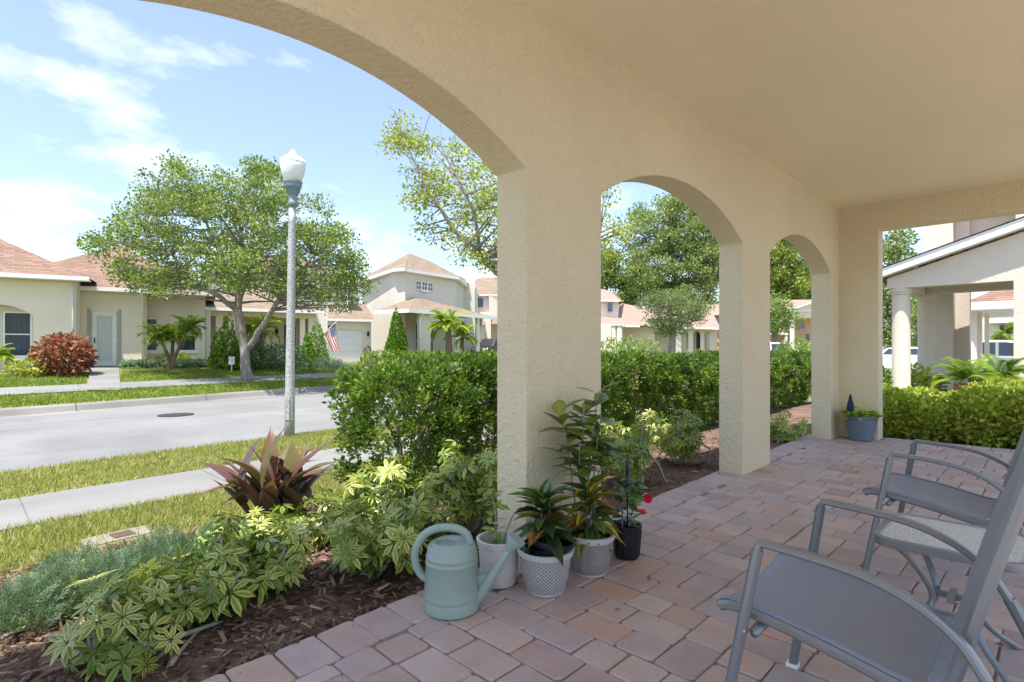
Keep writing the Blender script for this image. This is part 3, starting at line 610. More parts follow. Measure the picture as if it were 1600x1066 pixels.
tag(q.obj('hose_reel', 'lantern_black'), 'black arched hose holder standing beside the garage door', 'hose holder'); bpy.data.objects['hose_reel'].location = G.O; bpy.data.objects['hose_reel'].rotation_euler.z = G.rz
# ---- two storey house
def world_house(name, label, origin): return thing(name, label, 'house', origin)
o0 = W((625-800)/FPX*40, 40, .5); hC = world_house('house', 'two storey stucco house, side wall coloured as sunlit, fronts as shaded, hipped porch', o0)
def P(u, t, z=0.0): p = W((u-800)/FPX*t, t, 0); return (p.x-o0.x, p.y-o0.y, z)
def Zt(v, t): return EYE-(v-HV)/FPX*t-.5
zev = Zt(421, 40.3)
fp = [P(566, 48), P(617, 40.6), P(633, 40.2), P(637, 40.6), P(687, 43.6), P(711, 45)]
back = [P(745, 60), P(600, 62)]
def add_z(p, z): return (p[0], p[1], z)
m_ = MB(); ring = fp+back
for i in range(len(ring)):
    a_, b_ = ring[i], ring[(i+1) % len(ring)]; m_.quad(add_z(a_, -.4), add_z(b_, -.4), add_z(b_, zev), add_z(a_, zev), 1 if i == 0 else 0)
m_.obj('wall', ['grey_stucco', 'white_stucco'], hC)  # sun and shade put into the wall colour: whiter lit side, greyer fronts
cen = P(645, 50); ev = []
for p in ring:
    d = (Vector(p)-Vector(cen)); d.z = 0; ev.append(Vector(p)+d.normalized()*.62)
ap = [P(640, 47, Zt(396, 47)), P(672, 52.5, Zt(408, 52.5))]
m_ = MB(); vs = [add_z(e, zev+.02) for e in ev]+ap; nE = len(ev); A0, A1 = nE, nE+1
m_.add(vs, [(0, 1, A0), (1, 2, A0), (2, 3, A0), (3, 4, A0), (4, 5, A0), (5, A1, A0), (5, 6, A1), (6, 7, A1), (7, A0, A1), (7, 0, A0)]); m_.obj('roof', 'tan_shingle', hC)
for i in range(6):
    a_, b_ = ev[i], ev[(i+1) % nE]; m_ = MB(); ia, ib = [Vector(cen)+(e-Vector(cen))*.93 for e in (a_, b_)]
    m_.quad(add_z(a_, zev-.2), add_z(b_, zev-.2), add_z(b_, zev+.018), add_z(a_, zev+.018)); m_.quad(add_z(a_, zev-.2), add_z(ia, zev-.2), add_z(ib, zev-.2), add_z(b_, zev-.2)); m_.obj('fascia', 'white_paint', hC)
# window of three lights on the upper front
CF = Fac(637, 40.6, (fp[4][0]-fp[3][0], 0), .5)
eW = (Vector(fp[4])-Vector(fp[3])).normalized(); CF.O = Vector((o0.x+fp[3][0], o0.y+fp[3][1], .5)); CF.e = Vector((eW.x, eW.y)); CF.n = Vector((eW.y, -eW.x)); CF.rz = math.atan2(eW.y, eW.x)
if CF.n.dot(Vector((CF.O.x, CF.O.y))) > 0: CF.n = -CF.n
sub = bpy.data.objects.new('front', None); COL.objects.link(sub); sub.parent = hC; sub.location = CF.O-o0; sub.rotation_euler.z = CF.rz
q_ = lambda u, v: CF.px(u, v)
x0_, x1_ = q_(648, 450)[0], q_(676, 450)[0]; z0_, z1_ = q_(660, 454)[1], q_(660, 440)[1]
wl = (x1_-x0_)/3
for k in range(3): window(sub, x0_+k*wl+.03, x0_+(k+1)*wl-.03, z0_, z1_, -.11, (2, 2), False, 'dark_glass', k == 1, .05)
# porch of the two storey house
zp = q_(640, 490)[1]; px0, px1 = CF.x(628, 2.4), CF.x(762, 2.4)
pr = MB(); pr.add([(px0, -3.0, zp), (px1, -3.0, zp), (px1, .3, zp), (px0, .3, zp), ((px0*.62+px1*.38), -.2, zp+1.25)], [(0, 1, 4), (1, 2, 4), (2, 3, 4), (3, 0, 4), (3, 2, 1, 0)]); pr.obj('porch_roof', 'tan_shingle', sub)
q = MB(); q.box(px0-.05, px1+.05, -3.1, -3.0, zp-.22, zp+.02); q.box(px0-.06, px0+.04, -2.999, .2, zp-.22, zp+.02); q.obj('gutter', 'white_paint', sub)
for u in (713, 746): column(sub, CF.x(u, 2.7), -2.7, .17, -.3, zp-.2)
q = MB(); ax0, ax1 = CF.x(672, 2.7), CF.x(700, 2.7); wx = CF.x(655, 2.7); q.box(wx, ax0, -2.75, -2.5, -.3, zp-.2); q.box(ax1, CF.x(706, 2.7), -2.75, -2.5, -.3, zp-.2)
hs = (ax1-ax0)/2
for i in range(12):
    t0, t1 = [ax0+(ax1-ax0)*k/12 for k in (i, i+1)]; z0_, z1_ = [1.7+.75*math.sqrt(max(0, 1-((x-ax0)/hs-1)**2)) for x in (t0, t1)]
    q.add([(t0, -2.75, z0_), (t1, -2.75, z1_), (t1, -2.75, zp-.2), (t0, -2.75, zp-.2), (t0, -2.5, z0_), (t1, -2.5, z1_)], [(0, 1, 2, 3), (1, 0, 4, 5)])
q.obj('porch_wall', 'grey_stucco', sub)
pipe(sub, [(CF.x(668, 2.9)-.5, -3, zp-.15), (wx-.06, -2.83, zp-.5), (wx-.06, -2.83, -.2)], .06)
for u0, u1 in ((647, 657), (669, 676)): window(sub, CF.x(u0), CF.x(u1), .1, q_(650, 506)[1], -.11, (1, 2), False)
# ---- chimney wing and the house beyond
hD = world_house('house', 'tan roofed house with white slanted chimney wall behind the parked truck', W((760-800)/FPX*56, 56, .5)); o0 = hD.location.copy()
def prism(mb, uts, z0, z1, mi=0):
    b = [P(u, t) for u, t in uts]; n = len(b)
    for i in range(n): a_, c_ = b[i], b[(i+1) % n]; mb.quad(add_z(a_, z0), add_z(c_, z0), add_z(c_, z1), add_z(a_, z1), mi)
    mb.add([add_z(p, z1) for p in b], [tuple(range(n))], mi)
m_ = MB(); prism(m_, [(722, 50), (742, 50), (743, 54), (724, 54)], -.4, Zt(443, 50)); m_.obj('wall', 'grey_stucco', hD)
m_ = MB(); m_.add([P(711, 49.5, Zt(437, 49.5)), P(733, 49.5, Zt(444, 49.5)), P(728, 56, Zt(437, 56)), P(716, 54, Zt(430, 54))], [(0, 1, 2, 3)]); m_.obj('roof', 'tan_shingle', hD)
m_ = MB(); m_.add([P(733, 52, -.4), P(745, 52, -.4), P(743.5, 52, Zt(448, 52)), P(734, 52, Zt(432, 52)), P(727, 52, Zt(428, 52)), P(735, 56, -.4), P(747, 56, -.4), P(746, 56, Zt(450, 56)), P(737, 56, Zt(436, 56)), P(729, 56, Zt(432, 56))],
                  [(0, 1, 2, 3, 4), (9, 8, 7, 6, 5), (1, 6, 7, 2), (2, 7, 8, 3), (3, 8, 9, 4)]); m_.obj('chimney', 'white_stucco', hD)
m_ = MB(); prism(m_, [(742, 58), (764, 58), (765, 66), (744, 66)], -.4, Zt(462, 58)); prism(m_, [(764, 57.5), (830, 61), (830, 70), (765, 67)], -.4, Zt(462, 58)); m_.obj('wall', 'house_stucco', hD)
m_ = MB(); m_.add([P(742, 57.4, Zt(460, 57.4)), P(762, 57.4, Zt(460.5, 57.4)), P(832, 60.4, Zt(460, 60.4)), P(826, 66, Zt(430, 66)), P(748, 64, Zt(435, 64)), P(742, 64, Zt(437, 64))], [(0, 1, 4, 5), (1, 2, 3, 4)]); m_.obj('roof', 'tan_shingle', hD)
w_ = MB(); w_.add([P(745, 57.9, Zt(480, 57.9)), P(755, 57.9, Zt(480, 57.9)), P(755, 57.9, Zt(466, 57.9)), P(745, 57.9, Zt(466, 57.9))], [(0, 1, 2, 3)]); w_.obj('window', 'blue_glass', hD)
m_ = MB(); prism(m_, [(756, 55), (767, 54.5), (768, 60), (757, 60)], -.4, Zt(492, 55)); m_.obj('side_wall', 'white_stucco', hD)
m_ = MB(); m_.add([P(720, 52, Zt(506, 52)), P(758, 53, Zt(508, 53)), P(757, 57, Zt(496, 57)), P(722, 56, Zt(494, 56))], [(0, 1, 2, 3)]); m_.add([P(767, 54, Zt(506, 54)), P(835, 54, Zt(507, 54)), P(835, 58, Zt(496, 58)), P(767, 58, Zt(496, 58))], [(0, 1, 2, 3)]); m_.obj('lower_roof', 'tan_shingle', hD)
m_ = MB(); prism(m_, [(720, 53), (757, 54), (757, 57), (720, 57)], -.4, Zt(507, 53)); m_.obj('garage_wall', 'house_stucco', hD)
# ---- houses seen through the second arch
def far_house(name, label, u, t): global o0; o0 = W((u-800)/FPX*t, t, .0); return thing(name, label, 'house', o0)
def Z0(v, t): return EYE-(v-HV)/FPX*t
def faceq(mb, pts, mi=0): mb.add([P(u, t, Z0(v, t)) for u, v, t in pts], [tuple(range(len(pts)))], mi)
hE = far_house('house', 'distant two storey house with small blue arched window and pale roof', 960, 56)
m_ = MB(); prism(m_, [(905, 56), (966, 56), (968, 64), (905, 64)], 0, Z0(471, 56)); m_.obj('wall', 'house_stucco', hE)
m_ = MB(); faceq(m_, [(900, 470, 55.4), (969, 471, 55.4), (955, 455, 59), (910, 445, 60)]); faceq(m_, [(969, 471, 55.4), (975, 472, 64), (955, 455, 59)]); m_.obj('roof', 'pink_shingle', hE)
m_ = MB(); faceq(m_, [(900, 470.5, 55.38), (969, 471.5, 55.38), (969, 469, 55.38), (900, 468, 55.38)]); m_.obj('fascia', 'white_paint', hE)
for u0, u1, v0, v1 in ((949.5, 957, 487, 473.5),):
    m_ = MB(); faceq(m_, [(u0-1, v0+1, 55.9), (u1+1, v0+1, 55.9), (u1+1, v1-1, 55.9), (u0-1, v1-1, 55.9)]); w_ = m_.obj('window', 'white_paint', hE)
    m_ = MB(); faceq(m_, [(u0, v0, 55.8), (u1, v0, 55.8), (u1, v1, 55.8), (u0, v1, 55.8)]); m_.obj('pane', 'blue_glass', w_)
m_ = MB(); prism(m_, [(905, 52), (955, 52), (957, 56), (905, 56)], 0, Z0(507, 52)); prism(m_, [(969, 57), (1022, 58), (1024, 66), (970, 66)], 0, Z0(511, 57)); m_.obj('lower_wall', 'house_stucco', hE)
m_ = MB(); faceq(m_, [(900, 506, 51.3), (976, 508, 53), (944, 494, 56)]); faceq(m_, [(944, 494, 56), (976, 508, 53), (1030, 510, 57), (1012, 482, 66), (972, 474, 64)]); m_.obj('lower_roof', 'pink_shingle', hE)
for u in (958, 968): column(hE, *P(u, 52.5)[:2], .28, 0, Z0(508, 52.5))
m_ = MB(); faceq(m_, [(900, 508.5, 51.28), (976, 510.5, 52.95), (976, 507.5, 52.95), (900, 505.5, 51.28)]); m_.obj('gutter', 'white_paint', hE)
hF = far_house('house', 'distant low house with three arched porch openings behind small tree', 1060, 60)
def arch_wall(mb, u0, u1, v0, v1, t0, t1, ops):       # far wall with arched openings, all real holes
    us = sorted({u0, u1, *[o_[0] for o_ in ops], *[o_[1] for o_ in ops]})
    T = lambda u: t0+(t1-t0)*(u-u0)/(u1-u0); VT = lambda u: v1[0]+(v1[1]-v1[0])*(u-u0)/(u1-u0)
    for a_, b_ in zip(us[:-1], us[1:]):
        op = [o_ for o_ in ops if o_[0] <= a_ and b_ <= o_[1]]
        if not op: faceq(mb, [(a_, v0, T(a_)), (b_, v0, T(b_)), (b_, VT(b_), T(b_)), (a_, VT(a_), T(a_))])
        else:
            o_ = op[0]
            for i in range(10):
                p0, p1 = a_+(b_-a_)*i/10, a_+(b_-a_)*(i+1)/10; r0, r1 = [o_[2]-o_[3]*math.sqrt(max(0, 1-(2*k/10-1)**2)) for k in (i, i+1)]
                faceq(mb, [(p0, r0, T(p0)), (p1, r1, T(p1)), (p1, VT(p1), T(p1)), (p0, VT(p0), T(p0))])
                P0, P1 = P(p0, T(p0), Z0(r0, T(p0))), P(p1, T(p1), Z0(r1, T(p1))); mb.quad(P0, P1, tuple(Vector(P1)+Vector((.3, .3, 0))), tuple(Vector(P0)+Vector((.3, .3, 0))))
m_ = MB(); arch_wall(m_, 1056, 1118, 565, (511, 512), 60, 64, [(1064.5, 1076, 522, 5.5), (1083, 1094.5, 522, 5.5), (1101, 1109, 523, 5)]); m_.obj('wall', 'white_stucco', hF)
m_ = MB(); prism(m_, [(1020, 62), (1056, 62), (1120, 66), (1120, 74), (1020, 74)], 0, Z0(512, 62)); m_.obj('recess_wall', 'house_stucco', hF)
m_ = MB(); faceq(m_, [(1023, 554, 61.8), (1049, 554, 61.8), (1049, 516, 61.8), (1023, 516, 61.8)]); m_.obj('garage_door', 'grey_stucco', hF)
for u0, u1 in ((1065.5, 1074), (1088, 1094), (1099, 1102)):
    m_ = MB(); faceq(m_, [(u0, 545, 63), (u1, 545, 63), (u1, 519, 63), (u0, 519, 63)]); m_.obj('window', 'dark_glass', hF)
m_ = MB(); faceq(m_, [(1000, 509.5, 60.5), (1056, 510, 59.6), (1126, 513, 63), (1112, 486, 72), (1012, 480, 72)]); m_.obj('roof', 'pink_shingle', hF)
m_ = MB(); faceq(m_, [(1000, 512.5, 60.4), (1056, 513, 59.5), (1126, 515.5, 62.9), (1126, 512.5, 62.9), (1056, 509.5, 59.5), (1000, 509, 60.4)]); m_.obj('gutter', 'white_paint', hF)
m_ = MB(); prism(m_, [(1100, 76), (1200, 80), (1200, 90), (1100, 88)], 0, Z0(492, 76)); m_.obj('rear_wall', 'peach_stucco', hF)
m_ = MB(); faceq(m_, [(1092, 492.5, 75), (1202, 493, 78), (1200, 474, 86), (1105, 474, 84)]); m_.obj('rear_roof', 'pink_shingle', hF)
m_ = MB(); faceq(m_, [(1112, 507, 75.6), (1124, 507, 75.9), (1124, 500, 75.9), (1112, 500, 75.6)]); m_.obj('window', 'blue_glass', hF)
hG = far_house('house', 'distant peach house with pedimented entrance beyond the third arch', 1245, 62)
m_ = MB(); prism(m_, [(1195, 64), (1234, 63), (1300, 66), (1300, 76), (1195, 76)], 0, Z0(484, 63)); m_.obj('wall', 'peach_stucco', hG)
m_ = MB(); prism(m_, [(1234, 60), (1241, 60), (1242, 63), (1235, 63)], 0, Z0(488, 60)); m_.obj('pillar', 'white_stucco', hG)
m_ = MB(); prism(m_, [(1231, 60), (1300, 62), (1300, 64), (1232, 63.2)], Z0(496, 60), Z0(484, 60)); m_.obj('beam', 'house_stucco', hG)
m_ = MB(); faceq(m_, [(1228, 485, 59.6), (1300, 484, 61.8), (1268, 472, 60.6)]); m_.obj('pediment', 'house_stucco', hG)
m_ = MB(); faceq(m_, [(1226, 486, 59.4), (1269, 471, 60.4), (1290, 468, 72), (1215, 469, 72)]); faceq(m_, [(1190, 486, 63), (1230, 486, 62), (1222, 468, 72), (1195, 468, 72)]); m_.obj('roof', 'pink_shingle', hG)
m_ = MB(); faceq(m_, [(1226, 487.5, 59.38), (1300, 486.5, 61.7), (1300, 484, 61.7), (1228, 485, 59.38)]); faceq(m_, [(1226, 487, 59.37), (1229, 487, 59.37), (1270, 473, 60.37), (1269, 471, 60.37)]); m_.obj('cornice', 'white_paint', hG)
m_ = MB(); b_ = [(1247.5, 514), (1257.5, 514)]+[(1252.5+5*math.cos(PI*i/8), 508-5*math.sin(PI*i/8)) for i in range(9)]; faceq(m_, [(u, v, 63.0) for u, v in b_]); m_.obj('window', 'blue_glass', hG)
for u0, u1, v0, v1 in ((1206, 1210, 543, 524), (1234, 1237.5, 540, 523), (1259, 1265, 541, 522)):
    m_ = MB(); faceq(m_, [(u0, v0, 62.8), (u1, v0, 62.8), (u1, v1, 62.8), (u0, v1, 62.8)]); m_.obj('window', 'dark_glass', hG)
m_ = MB(); faceq(m_, [(1196, 520.5, 60), (1231, 521, 60), (1222, 512, 63), (1204, 512, 63)]); m_.obj('porch_roof', 'pink_shingle', hG)
m_ = MB(); faceq(m_, [(1196, 522.5, 59.9), (1231, 523, 59.9), (1231, 520.8, 59.9), (1196, 520.3, 59.9)]); m_.obj('porch_fascia', 'white_paint', hG)
for u in (1199, 1213, 1228): column(hG, *P(u, 60.3)[:2], .2, 0, Z0(522, 60.3), 'white_stucco', 'column', 10)
# ================================================================== NEIGHBOUR'S PORTICO (seen through the open porch end)
nb = thing('portico', 'white gabled portico with round columns beyond the leafy hedge', 'portico', on_a(1408, 620, 13.5)*1.0); nb.location.z = -.12
o0 = nb.location.copy()
def LA(u, v, a): p = on_a(u, v, a); return (p.x-o0.x, p.y-o0.y, p.z-o0.z)
AF = 13.5; bz = LA(1421, 449, AF)[2]; bl = LA(1386, 449, AF)[1]; br = bl-5.6; pk = (bl+br)/2; s0 = LA(1386, 436, AF); s1 = LA(1600, 362, AF); sl_ = (s1[2]-s0[2])/(s0[1]-s1[1]); zl = s0[2]
x0_ = AF-o0.x
m_ = MB(); zpk = zl+(bl-pk)*sl_
m_.add([(x0_, bl, bz), (x0_, bl, zl), (x0_, pk, zpk), (x0_, br, zl), (x0_, br, bz), (x0_+.28, bl, bz), (x0_+.28, br, bz)], [(0, 1, 2, 3, 4), (4, 6, 5, 0)]); m_.obj('gable_wall', 'portico_stucco', nb)
m_ = MB(); dx = .24
for sgn, e_ in ((1, bl), (-1, br)):
    for (z_a, z_b, mi, y_) in ((.05, .21, 0, 0),):
        m_.add([(x0_-dx, e_+sgn*.35, zl-.35*sl_+z_a), (x0_-dx, pk, zpk+z_a), (x0_-dx, pk, zpk+z_b), (x0_-dx, e_+sgn*.35, zl-.35*sl_+z_b), (x0_+.0, e_+sgn*.35, zl-.35*sl_+z_a), (x0_+.0, pk, zpk+z_a)], [(0, 1, 2, 3), (0, 4, 5, 1)])
m_.obj('rake_board', 'white_paint', nb)
m_ = MB()
for sgn, e_ in ((1, bl), (-1, br)): m_.quad((x0_-dx-.03, e_+sgn*.4, zl-.4*sl_+.23), (x0_-dx-.03, pk, zpk+.23), (x0_+3.6, pk, zpk+.23), (x0_+3.6, e_+sgn*.4, zl-.4*sl_+.23))
m_.obj('roof', 'red_shingle', nb)
c1 = LA(1408, 620, AF+.2); column(nb, c1[0], c1[1], .165, 0, bz+.0, 'portico_stucco')
c2 = LA(1447, 620, AF+2.0); column(nb, c2[0], c2[1], .165, 0, bz+.0, 'portico_stucco')
m_ = MB(); m_.box(c1[0]+.1, c2[0]+1.2, c1[1]-.2, c1[1]+.2, bz+.003, bz+.5); m_.obj('side_beam', 'portico_stucco', nb)
m_ = MB(); m_.box(c2[0]-.18, c2[0]+.2, br, c1[1]-.21, bz+.004, bz+.5); m_.obj('rear_beam', 'portico_stucco', nb)
q0 = LA(1584, 620, AF+.05); m_ = MB(); m_.box(q0[0]-.05, q0[0]+.5, q0[1]-.55, q0[1], 0, bz+.001); m_.obj('pillar', 'portico_stucco', nb)
pier = thing('entrance_tower', 'tall white stucco piers with raised beam rising behind portico', 'building', on_a(1475, 600, 17.2)); pier.location.z = -.12; o0 = pier.location.copy()
y0_, y1_ = LA(1489, 600, 17.2)[1], LA(1446, 600, 17.2)[1]; m_ = MB(); m_.box(0, 1.3, y0_, y1_, 0, 6.2); m_.obj('pier', 'portico_stucco', pier)
zt0, zt1 = LA(1520, 366, 17.3)[2], LA(1520, 353, 17.3)[2]
m_ = MB(); m_.box(.6, 1.1, y0_-4, y0_-.001, zt0, zt0+.5); m_.box(-.2, 1.6, y0_-4, y0_-.002, zt0+1.0, zt0+1.4); m_.obj('beam', 'portico_stucco', pier)
m_ = MB(); m_.box(.0, 1.3, LA(1660, 600, 17.2)[1], LA(1587, 600, 17.2)[1], 0, 6.2); m_.obj('pier', 'portico_stucco', pier)
m_ = MB(); m_.box(.4, .8, y0_-.28, y0_-.003, 0, zt0+1.0); m_.obj('pier_return', 'portico_stucco', pier)
# next portico down the row
nb2 = thing('portico', 'small far portico with red hipped roof framed under the white gable', 'portico', on_a(1530, 585, 24)); nb2.location.z = -.12; o0 = nb2.location.copy()
y0_, y1_ = LA(1640, 500, 24)[1], LA(1503, 500, 24)[1]; ze_ = LA(1540, 474, 24)[2]
m_ = MB(); m_.add([(-.3, y0_, ze_), (-.3, y1_, ze_), (5, y1_, ze_), (5, y0_, ze_), (2, y0_, ze_+1.3), (2.2, y1_-2.2, ze_+1.2)], [(0, 4, 5, 1), (1, 5, 2), (3, 2, 5, 4)]); m_.obj('roof', 'red_shingle', nb2)
m_ = MB(); m_.box(-.36, -.3, y0_, y1_, ze_-.22, ze_+.03); m_.box(-.299, 5, y0_, y1_-.02, ze_-.25, ze_-.2); m_.obj('fascia', 'white_paint', nb2)
for u in (1513,): p_ = LA(u, 580, 24.2); column(nb2, p_[0], p_[1], .24, 0, ze_-.2, 'portico_stucco')
for u0, u1, a_ in ((1524, 1534, 24.5), (1538, 1545, 26)):
    m_ = MB(); p0, p1 = LA(u0, 580, a_), LA(u1, 580, a_); m_.box(p0[0], p0[0]+.3, p1[1], p0[1], 0, ze_-.201); m_.obj('pillar', 'portico_stucco', nb2)
nb3 = thing('house', 'far tan house end with red roof and fan palm window behind silver car', 'house', on_a(1560, 570, 36)); nb3.location.z = -.12; o0 = nb3.location.copy()
y0_, y1_ = LA(1640, 500, 36)[1], LA(1546, 500, 36)[1]; ze_ = LA(1560, 499, 36)[2]
m_ = MB(); m_.box(0, 6, y0_, y1_, 0, ze_); m_.obj('wall', 'house_stucco', nb3)
m_ = MB(); m_.add([(-.4, y0_, ze_), (-.4, y1_+.3, ze_), (3, y1_-1, ze_+1.5), (3, y0_, ze_+1.5)], [(0, 3, 2, 1)]); m_.obj('roof', 'red_shingle', nb3)
m_ = MB(); m_.box(-.46, -.4, y0_, y1_+.3, ze_-.2, ze_+.04); m_.obj('fascia', 'white_paint', nb3)
p0, p1 = LA(1562, 545, 36), LA(1580, 508, 36); m_ = MB(); m_.box(-.05, -.01, p1[1], p0[1], p0[2], p1[2]); m_.obj('window', 'dark_glass', nb3)
# flatten the two helper frames into their houses (thing > part > sub-part)
bpy.context.view_layer.update()
for fr, house in ((gar, hB), (sub, hC)):
    Mx = fr.matrix_local.copy()
    for ch in list(fr.children): b_ = ch.matrix_basis.copy(); ch.parent = house; ch.matrix_basis = Mx @ b_
    bpy.data.objects.remove(fr)
# front walk and driveway across the street
def patch(name, pix, mat, lift=.02):
    m_ = MB(); pts = [hit(u, v) for u, v in pix]; m_.add([(p.x, p.y, zfar(p.x, p.y)+lift) for p in pts], [tuple(range(len(pts)))]); return struct(name, m_, mat)
m_ = MB(); vr = [(576, 140, 186), (583, 139.5, 186.5), (590, 139, 187), (597, 138, 187.5), (604, 137, 188), (611, 136, 188.5)]
L1 = [hit(u0, v) for v, u0, u1 in vr]; L2 = [hit(u1, v) for v, u0, u1 in vr]
for i in range(5): m_.add([(p.x, p.y, p.z+.03) for p in (L1[i], L1[i+1], L2[i+1], L2[i])], [(0, 1, 2, 3)])
struct('front_walk', m_, 'pale_concrete')
m_ = MB(); q = []
for u, t in ((560, 22), (600, 24), (590, 30), (578, 37.9), (478, 36), (505, 29), (530, 22)): p_ = W((u-800)/FPX*t, t); q.append((p_.x, p_.y, zfar(p_.x, p_.y)+.03))
m_.add(q, [tuple(range(len(q)))]); struct('driveway', m_, 'pale_concrete')
# ================================================================== PLANTS
def shrub_stems(par, n, r, h, rad=.012, mat='twig_bark', name='stem', fork=True, z0=0):
    m_ = MB()
    for i in range(n):
        a = random.uniform(0, 2*PI); s = random.uniform(.3, 1); p = [Vector((random.gauss(0, r*.1), random.gauss(0, r*.1), z0-.05))]
        for k in range(1, 5): p.append(Vector((math.cos(a)*r*s*(k/4)**1.2+random.gauss(0, .02), math.sin(a)*r*s*(k/4)**1.2+random.gauss(0, .02), h*k/4)))
        m_.tube(p, [rad*(1-.17*k) for k in range(5)], 5)
        if fork:
            for k in (2, 3):
                d = Vector((random.gauss(0, 1), random.gauss(0, 1), .8)).normalized()*r*.55; m_.tube([p[k], p[k]+d*.5+Vector((0, 0, .02)), p[k]+d], [rad*.5, rad*.4, rad*.2], 4)
    return m_.obj(name, mat, par, smooth=True)
# ---- clipped conifer hedge
def hedge_mesh(seed, full, nc=520, per=34):
    global rng; rng = np.random.default_rng(seed)
    p = rng.uniform(-1, 1, (nc*12, 3)); q = np.abs(p); r = (q[:, 0]**6+q[:, 1]**6+q[:, 2]**6)**(1/6); z = (p[:, 2]+1)/2
    lump = np.sin(p[:, 0]*6+seed)*np.sin(p[:, 1]*6+z*6+seed*2)
    k = (r < 1) & (rng.random(len(p)) < np.clip((r-.5)*2.3, .05, 1)) & (rng.random(len(p)) < np.clip((.62 if full else .10)+1.1*z**1.4+.22*lump, .04, 1)); p = p[k][:nc]; n = len(p); z = (p[:, 2]+1)/2
    C_ = np.c_[p[:, 0]*.56*(.90+.12*z), p[:, 1]*.45*(.88+.14*z), .05+z*1.17]
    cen = np.repeat(C_, per, 0); n2 = len(cen); off = unit(n2)*(rng.random((n2, 1))**.4)*np.repeat(rng.uniform(.045, .085, (n, 1)), per, 0)
    d = off*12+np.repeat(p, per, 0)*.5+np.array([0, 0, .3])+rng.normal(0, .4, (n2, 3)); cc = np.repeat(cols(n, [(.075, .135, .02), (.10, .17, .024), (.055, .105, .02), (.16, .22, .032), (.085, .15, .03)], .14), per, 0)*(1+rng.normal(0, .12, (n2, 1)))
    dead = np.repeat(rng.random(n) < .05, per); cc[dead] = np.array((.17, .145, .10))
    return cloud('foliage', [scatter(T_DIA, cen+off, frames(d, unit(n2)), np.c_[rng.uniform(.026, .046, n2)*1.0, rng.uniform(.032, .058, n2), rng.uniform(.03, .05, n2)], cc*.9, cc*1.15)], 'leaf')
hv = []
for s, full in ((11, True), (12, False), (13, False), (14, True)):
    o = hedge_mesh(s, full); hv.append(o.data); bpy.data.objects.remove(o)
rng = np.random.default_rng(5)
for i in range(13):
    x = 2.80+i*.93; y = 4.08+random.uniform(-.04, .04)+.03*i; t_ = thing('hedge_shrub', ('clipped conifer shrub ending the hedge at its open lawn end' if i == 0 else 'clipped conifer hedge shrub, %s from its open lawn end' % ('second', 'third', 'fourth', 'fifth', 'sixth', 'seventh', 'eighth', 'ninth', 'tenth', 'eleventh', 'twelfth', 'thirteenth')[i-1]), 'shrub', (x, y, -.12), random.choice((0, PI)), 'conifer shrubs of the clipped hedge')
    link('foliage', hv[0 if i == 0 else 1+(i-1) % 3], t_); shrub_stems(t_, 8, .42, .95, .016)
    t_.scale = (1, 1, 1+random.uniform(-.02, .03))
# ---- variegated umbrella shrubs
def umbrella_shrub(label, pos, h, spread, nw, stems=6, size=.10, long_stems=(), group='variegated shrubs in the planting bed', lean=(0, 0)):
    nw = int(nw*1.6); size *= .80
    t_ = thing('variegated_shrub', label, 'shrub', pos, 0, group)
    m_ = MB(); tips = []
    for i in range(stems):
        a = 2*PI*i/stems+random.uniform(-.5, .5); s = spread*random.uniform(.35, .95); hh = h*random.uniform(.65, 1.0)
        p = [Vector((lean[0]*(k/4)+math.cos(a)*s*(k/4)**.9+random.gauss(0, .012), lean[1]*(k/4)+math.sin(a)*s*(k/4)**.9+random.gauss(0, .012), -.03+hh*(k/4)**1.15)) for k in range(5)]
        m_.tube(p, [.011, .010, .008, .007, .005], 5)
        for k in range(nw//stems):
            f = random.uniform(.35, 1.02); j = min(3, int(f*4)); base = p[j].lerp(p[j+1], min(1.1, f*4-j)); o_ = Vector((random.gauss(0, 1), random.gauss(0, 1), random.uniform(-.2, .9))).normalized()*random.uniform(.03, .13)
            tips.append((base+o_, o_)); 
            if k % 2 == 0: m_.tube([base, base+o_], [.003, .002], 3, cap=False)
    for st in long_stems: m_.tube([Vector(q) for q in st], [.013-.002*k for k in range(len(st))], 6)
    m_.obj('stem', 'pale_stem', t_, smooth=True)
    n = len(tips); pos_ = np.array([t[0] for t in tips]); out = np.array([t[1]/t[1].length for t in tips])
    nrm = out*.55+np.c_[np.zeros((n, 2)), np.ones(n)]*.6+rng.normal(0, .28, (n, 3)); parts = []
    idx = rng.integers(0, 3, n)
    for k in range(3):
        s_ = idx == k; m = int(s_.sum())
        if not m: continue
        nm = nrm[s_]; nm /= np.linalg.norm(nm, axis=1, keepdims=True); Rm = frames(np.cross(nm, unit(m)), nm)   # z column ~ normal
        c0 = cols(m, [(.075, .14, .025), (.11, .18, .03), (.06, .115, .025)], .15); c1 = cols(m, [(.40, .42, .09), (.32, .37, .06), (.48, .47, .16), (.42, .43, .12), (.15, .22, .035)], .12)
        parts.append(scatter(T_WH[k], pos_[s_], Rm, rng.uniform(.75, 1.2, m)*size, c0, c1))
    cloud('foliage', parts, 'glossy_leaf', t_); return t_
def bedp(u, v): p = gnd(u, v, -.08); p.z = zbed(p.x, p.y); return p
LB = 'low cream edged umbrella leaf shrub '
umbrella_shrub(LB+'sprawling over mulch beside pale twigs at paver edge', bedp(190, 1046), .22, .24, 30, 5, .085, [((.1, -.1, .0), (.2, -.05, .05), (.33, .0, .03), (.42, .06, .0))])
umbrella_shrub(LB+'with large pale leaves between juniper and pavers', bedp(285, 985), .32, .34, 78, 7, .10)
